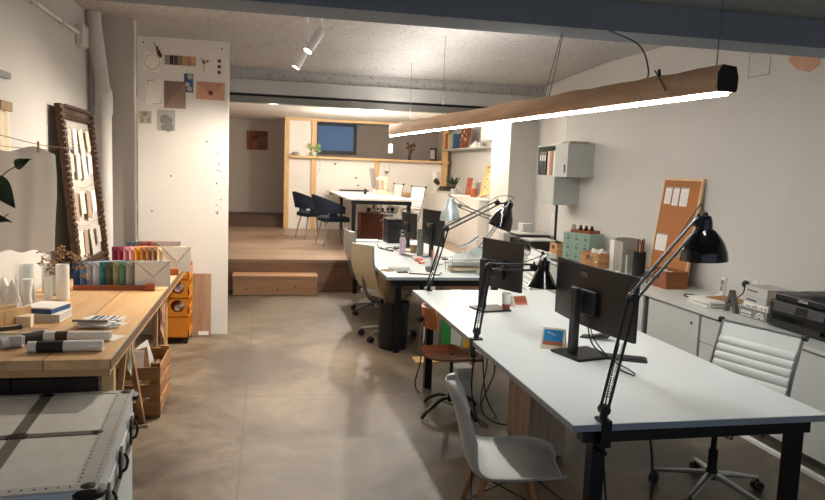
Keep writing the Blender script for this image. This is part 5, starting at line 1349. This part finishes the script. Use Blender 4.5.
# green drawer box
t = thing('mini_drawers', 'pale green cardboard box with nine small drawers', 'drawer box', (3.72, 7.62, Z), 25)
W2, D2, H2 = .40, .26, .33
MB().b6(0, D2, 0, W2, 0, H2).build('carcass', 'teal_box', t, bev=.002)
for r in range(3):
    for c in range(3):
        y0 = .006+c*(W2-.008)/3; z0 = .006+r*(H2-.008)/3
        d_ = MB().b6(-.005, 0, y0, y0+(W2-.02)/3, z0, z0+(H2-.02)/3).build('drawer', 'teal_box', t, bev=.001)
        MB().b6(-.009, -.005, y0+.035, y0+.07, z0+.03, z0+.055).b6(-.008, -.005, y0+.045, y0+.06, z0+.078, z0+.086, m=1).build('label_holder', ['grey_metal', 'ink'], d_)
t = crate_box('wooden_tray', 'shallow wooden tray on top of the green drawer box', (3.775, 7.86, Z+.33), 25, .2, .28, .035, 'box_brown', False)
for k in range(6):
    o = thing('brown_bottle', 'small brown glass bottle standing in the tray on the green drawer box', 'bottle', (3.775-.0178*(k-2.5)+.02*(k % 2), 7.86+.038*(k-2.5), Z+.34), 0, 'brown bottles in the wooden tray')
    MB().lathe([(.016, 0), (.017, .004), (.017, .045), (.008, .055), (.008, .06)], 14).build('glass', 'brown_glass', o)
    MB().lathe([(.011, .058), (.011, .078)], 12).build('cap', 'black_plastic', o)
t = MB().lathe([(.026, 0), (.027, .08), (.02, .09)], 14).build('tin', 'stone_grey', loc=(3.74, 7.90, Z+.29)); tag(t, 'small grey tin beside the tray on the green drawer box', 'tin')
bpy.data.objects['tin'].location = (3.70, 8.03, Z+.33)
# wood box with scissors and clear cylinder
t = crate_box('wooden_box', 'orange wooden box of scissors beside the green drawer box', (3.62, 8.22, Z), 0, .18, .22, .17, 'box_orange')
for k, lab in enumerate(('left', 'middle', 'right')):
    o = thing('scissors', '%s pair of black handled scissors in the wooden box' % lab, 'scissors', (3.59, 8.28-.06*k, Z+.014))
    MB().tube([(0, 0, 0), (0, .004, .13)], .004, 6).build('blade', 'chrome', o)
    MB().tube([(.0, .018*math.cos(a*PI/5), .155+.026*math.sin(a*PI/5)) for a in range(10)], .006, 6, close=True).tube([(.012, .004, .12), (.012, .004, .15)], .007, 6).build('handle', 'black_plastic', o)
t = vase('clear glass cylinder behind the box of scissors', (3.84, 8.26, Z), .07, .32, 'clear_glass')
# white boxes, black mat, printers
t = thing('card_box', 'nearer small white box in front of the black printer', 'box', (3.40, 8.10, Z), 0); MB().b6(-.05, .08, -.10, .10, 0, .055).build('box', 'white_plastic', t, bev=.003)
t = thing('card_box', 'farther small white box in front of the black printer', 'box', (3.40, 8.42, Z), 0); MB().b6(-.05, .08, -.12, .12, 0, .05).build('box', 'white_plastic', t, bev=.003)
t = MB().b6(-.12, .12, -.4, .4, 0, .018).build('cutting_mat', 'dark_grey_plastic', loc=(3.46, 7.45, Z)); tag(t, 'flat black cutting mat on the worktop before the green box', 'mat')
t = thing('printer', 'black flat printer on the far part of the worktop', 'printer', (3.42, 8.72, Z))
MB().b6(0, .42, 0, .44, 0, .13).build('body', 'black_plastic', t, bev=.008)
MB().b6(.02, .4, .02, .42, .13, .145).build('lid', 'grey_box', t, bev=.003)
MB().b6(-.012, 0, .04, .40, .02, .07).build('paper_tray', 'black_gloss', t)
t = thing('cutting_plotter', 'long black cutting plotter beside the pier', 'plotter', (3.46, 9.25, Z))
MB().b6(.02, .46, 0, .6, 0, .09).b6(.02, .46, 0, .6, .14, .17).b6(.28, .46, 0, .6, .09, .14).build('body', 'black_plastic', t, bev=.006)
MB().b6(.0, .48, -.01, .61, .17, .185).build('lid', 'grey_box', t)
t = thing('grey_box', 'grey box at the far left end of the worktop', 'box', (3.36, 9.62, Z)); MB().b6(0, .10, 0, .22, 0, .16).build('body', 'grey_box', t, bev=.004)
t = thing('grey_box', 'small grey box standing on the cutting plotter by the pier', 'box', (3.62, 9.55, Z+.185)); MB().b6(0, .16, 0, .2, 0, .12).build('body', 'grey_box', t, bev=.004)
t = MB().tube([(3.86, 8.95, Z), (3.86, 8.95, 1.364)], .017, 12).build('wall_pole', 'black_metal'); tag(t, 'black upright pole between the worktop and the grey wall cubes', 'pole')
# switch on wall
struct(MB().b6(3.99, 4.0, 9.35, 9.42, 1.12, 1.22).build('trim_9', 'white_plastic'), 'light switch plate')
# wall cubes
def cube(label, y0, y1, z0, z1, x0=3.66, closed=0):
    t = thing('wall_cube', label, 'wall shelf', (x0, y0, z0))
    d, w, h = XR-x0, y1-y0, z1-z0; q = .015
    MB().b6(0, d, 0, q, 0, h).b6(0, d, w-q, w, 0, h).b6(0, d, q, w-q, 0, q).b6(0, d, q, w-q, h-q, h).b6(d-.01, d, q, w-q, q, h-q).build('carcass', 'grey_box', t)
    if closed: MB().b6(-.014, 0, closed[0], closed[1], 0, h).build('door', 'grey_box', t)
    return t
cube('upper grey wall cube beside the open binders', 8.21, 8.60, 1.73, 2.14, closed=(0, .39))
cube('open grey wall cube full of black and cream binders', 8.61, 9.24, 1.73, 2.14)
cube('lower grey wall cube hanging beneath the binders', 8.58, 8.96, 1.365, 1.728, closed=(.0, .38))
MB().tube([(3.64, 8.28, 1.78), (3.64, 8.28, 1.88)], .006, 6).build('cube_handle', 'black_metal')
o = bpy.data.objects['cube_handle']; tag(o, 'short black pull on the upper grey wall cube', 'handle')
for k in range(3):
    o = thing('ring_binder', ['left black ring binder in the open wall cube', 'middle black ring binder in the open wall cube', 'right black ring binder in the open wall cube'][k], 'binder', (3.68, 9.17-.078*k, 1.746))
    MB().b6(0, .25, -.035, .035, 0, .31).build('cover', 'black_plastic', o, bev=.003)
    MB().b6(-.002, 0, -.022, .022, .19, .27).build('label_sticker', 'paper', o)
for k, (n, mm) in enumerate((('cream', 'paper_cream'), ('peach', 'peach'), ('brown', 'kraft'), ('ivory', 'paper'))):
    o = thing('ring_binder', '%s folder in the open wall cube' % n, 'binder', (3.68, 8.90-.065*k, 1.746))
    MB().b6(0, .25, -.028, .028, 0, .32).build('cover', mm, o, bev=.003)
t = MB().b6(0, .26, 0, .24, 0, .035).build('flat_box', 'stone_grey', loc=(3.70, 8.28, 2.14)); tag(t, 'flat grey box lying on top of the upper wall cube', 'box')
t = MB().b6(0, .2, 0, .3, 0, .02).build('flat_box', 'paper', loc=(3.74, 8.66, 2.14)); tag(t, 'thin white box lying on top of the open wall cube', 'box')
t = MB().tube([(3.97, 9.05, 2.15), (3.97, 9.1, 3.0)], .006, 6).build('wall_cable', 'white_plastic'); tag(t, 'thin cable rising from the open wall cube to the ceiling', 'cable')

# ------------------------------------------------------------ raised level details
PZ = 1.28
t = thing('computer_monitor', 'slim silver monitor on the table of the raised level', 'monitor', (1.98, 13.2, PZ), 0)
MB().box((0, 0, .30), (.02, .5, .36), (0, -10, 0)).build('housing', 'aluminium', t, bev=.004)
MB().box((.03, 0, .12), (.012, .12, .2), (0, 12, 0)).b6(-.06, .1, -.09, .09, 0, .008).build('stand', 'aluminium', t)
for k, (x, y, s, mm, lab) in enumerate(((1.80, 12.9, .05, 'black_plastic', 'small black box at the foot of the silver monitor'), (1.92, 12.6, .05, 'white_plastic', 'small white pot in front of the silver monitor'))):
    o = MB().b6(-s/2, s/2, -s/2, s/2, 0, s*2).build('desk_gadget', mm, loc=(x, y, PZ), bev=.004); tag(o, lab, 'gadget')
t = thing('paper_stack', 'stack of papers on the table of the raised level beside the monitor', 'papers', (2.15, 12.9, PZ), 10)
q = MB()
for j in range(6): q.box((0, 0, .004+j*.007), (.3, .22, .006), (0, 0, random.uniform(-8, 8)))
q.build('sheet', 'paper_cream', t)
t = thing('small_appliance', 'cream rounded appliance near the back of the raised table', 'appliance', (2.28, 14.1, PZ))
MB().b6(-.1, .14, -.12, .12, 0, .06).b6(.04, .14, -.12, .12, .06, .26).b6(-.1, .14, -.12, .12, .24, .32).build('body', 'paper_cream', t, bev=.03)
t = MB().b6(-.35, .25, -.03, .03, 0, .03).build('picture_rail_offcut', 'dark_board', loc=(1.85, 14.55, PZ)); tag(t, 'dark strip lying at the back edge of the raised table', 'strip')
bpy.data.objects['picture_rail_offcut'].name = 'dark_strip'
t = thing('plug_adapter', 'small white device on the white panel under the rail', 'device', (2.55, 15.1, 1.72))
MB().b6(-.06, .06, -.05, .01, 0, .16).build('case', 'white_plastic', t, bev=.006); MB().b6(-.04, .04, -.055, -.05, -.05, -.0).tube([(0, -.01, 0), (.0, -.005, -.35)], .004, 5).build('cable', 'steel_grey', t)
q = thing('wall_dots', 'two small dark hooks on the white panel left of the middle stud', 'hook', (1.9, 15.11, 1.55)); MB().ball((0, -.006, 0), .02, 8).ball((.05, -.006, -.16), .02, 8).tube([(-.45, 0, .28), (-.45, -.04, .28)], .02, 8).build('hook', 'black_plastic', q)
q.name = 'wall_hook'
# trailing plant and stone on rail
RZ = 1.97
t = thing('trailing_plant', 'small bright green plant on the rail left of the window', 'plant', (1.0, 15.02, RZ))
MB().lathe([(.05, 0), (.06, .09), (.055, .09)], 16).build('pot', 'white_plastic', t)
rn = random.Random(17)
for k in range(12):
    a = rn.uniform(0, 2*PI); r = rn.uniform(.03, .13); p = Vector((r*math.cos(a), -.03-abs(r*math.sin(a))*.4, .12+rn.uniform(-.12, .12)))
    def f(u, v, p=p, a=a): return (p.x+.07*(u-.5)*math.cos(a)-.03*(2*v-1)*math.sin(PI*u)*math.sin(a), p.y, p.z+.035*(2*v-1)*math.sin(PI*u)*math.cos(a)+.04*(u-.5))
    MB().slab(f, 6, 4, .002).build('leaf', 'leaf_light', t)
MB().tube(smoothpath([(0, 0, .05), (.06, -.12, .02), (.12, -.14, -.2), (.05, -.14, -.4)], 5), .004, 5).build('stem', 'leaf_light', t)
t = MB().ball((0, 0, .04), .07, 10, sc=(1.2, .8, .6)).build('decorative_stone', 'stone_grey', loc=(.62, 15.0, RZ)); tag(t, 'round grey stone on the rail at the left end of the partition', 'stone')
t = thing('dried_bouquet', 'small dark dried bouquet standing on the rail of the partition', 'dried flowers', (3.02, 14.96, RZ))
MB().lathe([(.03, 0), (.04, .04), (.02, .1)], 14).build('vase', 'ink', t)
m = MB(); rn = random.Random(3)
for k in range(16): p = (rn.uniform(-.12, .12), rn.uniform(-.04, .04), .27+rn.uniform(-.06, .08)); p = (p[0], min(p[1], .0)-.01, p[2]); m.tube([(0, 0, .08), p], .004, 4).ball(p, rn.uniform(.02, .035), 6)
m.build('bloom', 'dried_dark', t)
t = thing('leaning_picture', 'dark picture leaning on the rail beside the right pine post', 'picture', (3.55, 15.0, RZ)); MB().box((0, 0, .14), (.16, .015, .28), (-8, 0, 0)).build('board', 'dark_board', t)
MB().box((-.02, -.012, .14), (.1, .004, .2), (-8, 0, 0)).build('print', 'stone_grey', t)
# wall shelf with books
t = thing('wall_shelf', 'thin white wall shelf on a rod above the raised cabinet', 'shelf', (3.72, 12.1, 2.19))
MB().b6(0, .27, 0, 2.75, 0, .025).build('board', 'grey_box', t)
MB().tube([(.02, .08, .02), (.02, .08, .40)], .01, 6).tube([(.02, .08, .40), (.27, .7, .03)], .006, 6).tube([(.02, .08, .40), (.27, .08, .42)], .008, 6).build('rod', 'grey_metal', t)
SZ = 2.215
for k, (mm, lab, w_) in enumerate((('terracotta', 'orange brown book at the left end of the wall shelf', .12), ('pine', 'yellow wooden box file on the wall shelf', .14), ('teal_box', 'teal book on the wall shelf', .08), ('ink_blue', 'dark teal book on the wall shelf beside the picture', .09))):
    o = MB().b6(-.1, .1, -w_/2, w_/2, 0, .34-.03*(k % 2)).build('book', mm, loc=(3.86, 14.72-k*.2, SZ), bev=.003); tag(o, lab, 'book')
t = thing('leaning_picture', 'brown patterned picture leaning on the wall shelf', 'picture', (3.78, 13.35, SZ)); MB().box((0, 0, .19), (.02, .62, .38), (0, 8, 0)).build('board', 'painting', t)
m = MB(); rn = random.Random(31)
for k in range(14): m.ball((-.012, rn.uniform(-.26, .26), rn.uniform(.05, .33)), rn.uniform(.02, .045), 6, sc=(.3, 1, 1))
m.build('pattern', 'peach', t)
t = MB().slab(lump(.18, .4, .12, 4), 12, 14, .004).build('crumpled_paper', 'paper', loc=(3.84, 12.75, SZ)); tag(t, 'crumpled white paper on the wall shelf right of the picture', 'paper')
t = thing('air_conditioner', 'white wall mounted air conditioner above the wall shelf', 'air conditioner', (3.74, 11.2, 2.30))
MB().b6(0, .26, 0, 1.0, 0, .28).build('casing', 'white_plastic', t, bev=.03); MB().b6(-.004, .05, .06, .94, .01, .03).build('louvre', 'grey_box', t)
# on raised cabinet
CZ = 1.31
t = thing('pine_frame_board', 'long pine frame board leaning on the wall above the raised cabinet', 'frame', (3.72, 11.5, CZ))  # rimmed frame board with pegs, leaning on the wall
LM = Matrix.Translation((0, 0, .075)) @ Euler((0, R(14), 0)).to_matrix().to_4x4() @ Euler((R(-9), 0, 0)).to_matrix().to_4x4()
MB().b6(0, .02, 0, .42, 0, .56, M=LM).build('back', 'pine', t)
MB().b6(-.03, 0, 0, .03, 0, .56, M=LM).b6(-.03, 0, .39, .42, 0, .56, M=LM).b6(-.03, 0, .03, .39, 0, .03, M=LM).b6(-.03, 0, .03, .39, .53, .56, M=LM).build('rim', 'pine', t)
m = MB()
for k in range(6): m.ball(tuple(LM @ Vector((-.004, .12+.16*(k % 2), .1+.07*k))), .014, 8)
m.build('peg', 'dried_dark', t)
t = MB().box((0, 0, .17), (.02, .30, .34), (0, 8, 0)).build('brown_board', 'terracotta', loc=(3.80, 13.0, CZ)); tag(t, 'reddish brown board leaning behind the jar on the raised cabinet', 'board')
t = MB().lathe([(.06, 0), (.065, .14), (.05, .16)], 16).build('terracotta_jar', 'terracotta', loc=(3.66, 12.2, CZ)); tag(t, 'terracotta jar on the raised cabinet', 'jar')
t = thing('potted_plant', 'grey leaved potted plant on the raised cabinet', 'plant', (3.64, 13.5, CZ))
MB().lathe([(.05, 0), (.065, .11), (.06, .11)], 16).build('pot', 'grey_box', t)
m = MB(); rn = random.Random(6)
for k in range(14):
    a = rn.uniform(0, 2*PI); r = rn.uniform(.08, .2); m.tube(smoothpath([(0, 0, .08), (r*.5*math.cos(a), r*.5*math.sin(a), .22), (r*math.cos(a), r*math.sin(a), .22+rn.uniform(0, .14))], 4), [.004]*4+[.012]*4+[.003], 5)
m.build('leaf', 'leaf', t)
t = thing('flower_wrap', 'paper cone of dried flowers at the far end of the raised cabinet', 'flowers', (3.50, 14.5, CZ))
MB().lathe([(.02, 0), (.10, .42), (.095, .42), (.015, .01)], 16).build('paper_cone', 'paper', t); MB().ball((0, -.08, .24), .06, 10).ball((.04, -.07, .2), .05, 8).build('bloom', 'dried_dark', t)
for k, (x, y, w, d_, h_, mm, lab) in enumerate(((3.62, 14.0, .3, .5, .05, 'paper_grey', 'lowest book of the pile on the raised cabinet'), (3.62, 14.0, .26, .42, .05, 'dried_dark', 'middle book of the pile on the raised cabinet'), (3.62, 14.0, .22, .34, .04, 'ink', 'topmost book of the pile on the raised cabinet'))):
    z = CZ+[0, .05, .10][k]; o = MB().b6(-w/2, w/2, -d_/2, d_/2, 0, h_).build('book', mm, loc=(x, y, z), bev=.003); tag(o, lab, 'book')
t = MB().b6(-.12, .14, -.18, .18, 0, .02).build('paper_tray', 'paper', loc=(3.58, 12.75, CZ)); tag(t, 'white sheets spread on the raised cabinet', 'papers')
# under the raised table
t = thing('wooden_chest', 'reddish brown wooden chest under the raised table', 'chest', (1.7, 12.6, .44)); MB().b6(-.0, .4, 0, .5, 0, .5).build('body', 'red_brown', t, bev=.004); MB().b6(.02, .38, -.012, 0, .05, .24).b6(.02, .38, -.012, 0, .26, .46).build('drawer_front', 'red_brown', t)
t = thing('cable_basket', 'wire basket of cables and papers slung under the raised table', 'basket', (1.62, 11.45, 1.05))
m = MB()
for x in (0, .5): m.tube([(x, -.12, 0), (x, .12, 0)], .005, 5).tube([(x, 0, 0), (x, 0, .13)], .005, 5)
for y in (-.12, -.04, .04, .12): m.tube([(0, y, 0), (.5, y, 0)], .004, 5)
m.build('wire', 'grey_metal', t)
m = MB(); rn = random.Random(13)
for k in range(14): m.ball((rn.uniform(.03, .47), rn.uniform(-.09, .09), .03+rn.uniform(0, .05)), rn.uniform(.018, .04), 7, m=k % 2)
m.build('cable_coil', ['cable_black', 'paper_grey'], t)
t = MB().box((0, 0, .18), (.02, .4, .36), (0, -8, 0)).build('drawing_board', 'ink', loc=(1.95, 11.25, .44)); tag(t, 'dark board leaning under the raised table', 'board')
# ------------------------------------------------------------ light, world, camera
def area(name, loc, size, power, col, rot=(0, 0, 0), sy=None):
    li = bpy.data.lights.new(name, 'AREA'); li.energy = power; li.color = col; li.size = size
    if sy: li.shape = 'RECTANGLE'; li.size_y = sy
    o = bpy.data.objects.new(name, li); COL.objects.link(o); o.location = loc; o.rotation_euler = [R(a) for a in rot]; return o
def point(name, loc, power, col, r=.08):
    li = bpy.data.lights.new(name, 'POINT'); li.energy = power; li.color = col; li.shadow_soft_size = r
    o = bpy.data.objects.new(name, li); COL.objects.link(o); o.location = loc; return o
for x, y, lab in ((1.58, 12.75, None), (.1, 10.75, 'left of three added unseen downlights just behind the steel beam'), (1.7, 10.75, 'middle of three added unseen downlights just behind the steel beam'), (3.2, 10.75, 'right of three added unseen downlights just behind the steel beam')):  # labelled fixtures are added out of view to brighten the raised level
    if lab:
        t = thing('recessed_downlight', lab, 'downlight', (x, y, 2.75))
        MB().lathe([(.09, 0), (.1, -.006), (.075, -.01), (.07, -.004)], 24).build('ring', 'white_plastic', t)
        MB().lathe([(.07, -.005), (.001, -.006)], 20).build('lamp_face', 'downlight_glow', t)
    point('downlight', (x, y, 2.56), 66 if lab is None else 36, (1, .91, .80), .05)
# unseen area light added above the timber pendant to brighten the ceiling
area('added_ceiling_fill', (1.77, 7.2, 2.42), .05, 30, (1, .97, .93), (180, 0, 0), 5.2)
w = bpy.data.worlds.new('World'); scn.world = w; w.use_nodes = True
bg = w.node_tree.nodes['Background']; bg.inputs['Color'].default_value = (.68, .78, .95, 1); bg.inputs['Strength'].default_value = .42
cam = bpy.data.cameras.new('Camera'); co = bpy.data.objects.new('Camera', cam); COL.objects.link(co); scn.camera = co
cam.sensor_width = 36; cam.lens = 706.6/825*36; cam.clip_start = .05
yaw, pit, rol = R(11.934), R(6.341), R(2.075)
F = Vector((math.sin(yaw)*math.cos(pit), math.cos(yaw)*math.cos(pit), -math.sin(pit)))
r = Vector((math.cos(yaw), -math.sin(yaw), 0)); u = r.cross(F)
r2 = r*math.cos(rol)+u*math.sin(rol); u2 = -r*math.sin(rol)+u*math.cos(rol)
co.matrix_world = Matrix(((r2.x, u2.x, -F.x, 0), (r2.y, u2.y, -F.y, 0), (r2.z, u2.z, -F.z, 1.73), (0, 0, 0, 1)))
vs = scn.view_settings; vs.view_transform = 'Standard'; vs.look = 'None'; vs.exposure = .42; vs.gamma = 1
try: vs.use_curve_mapping = False
except Exception: pass
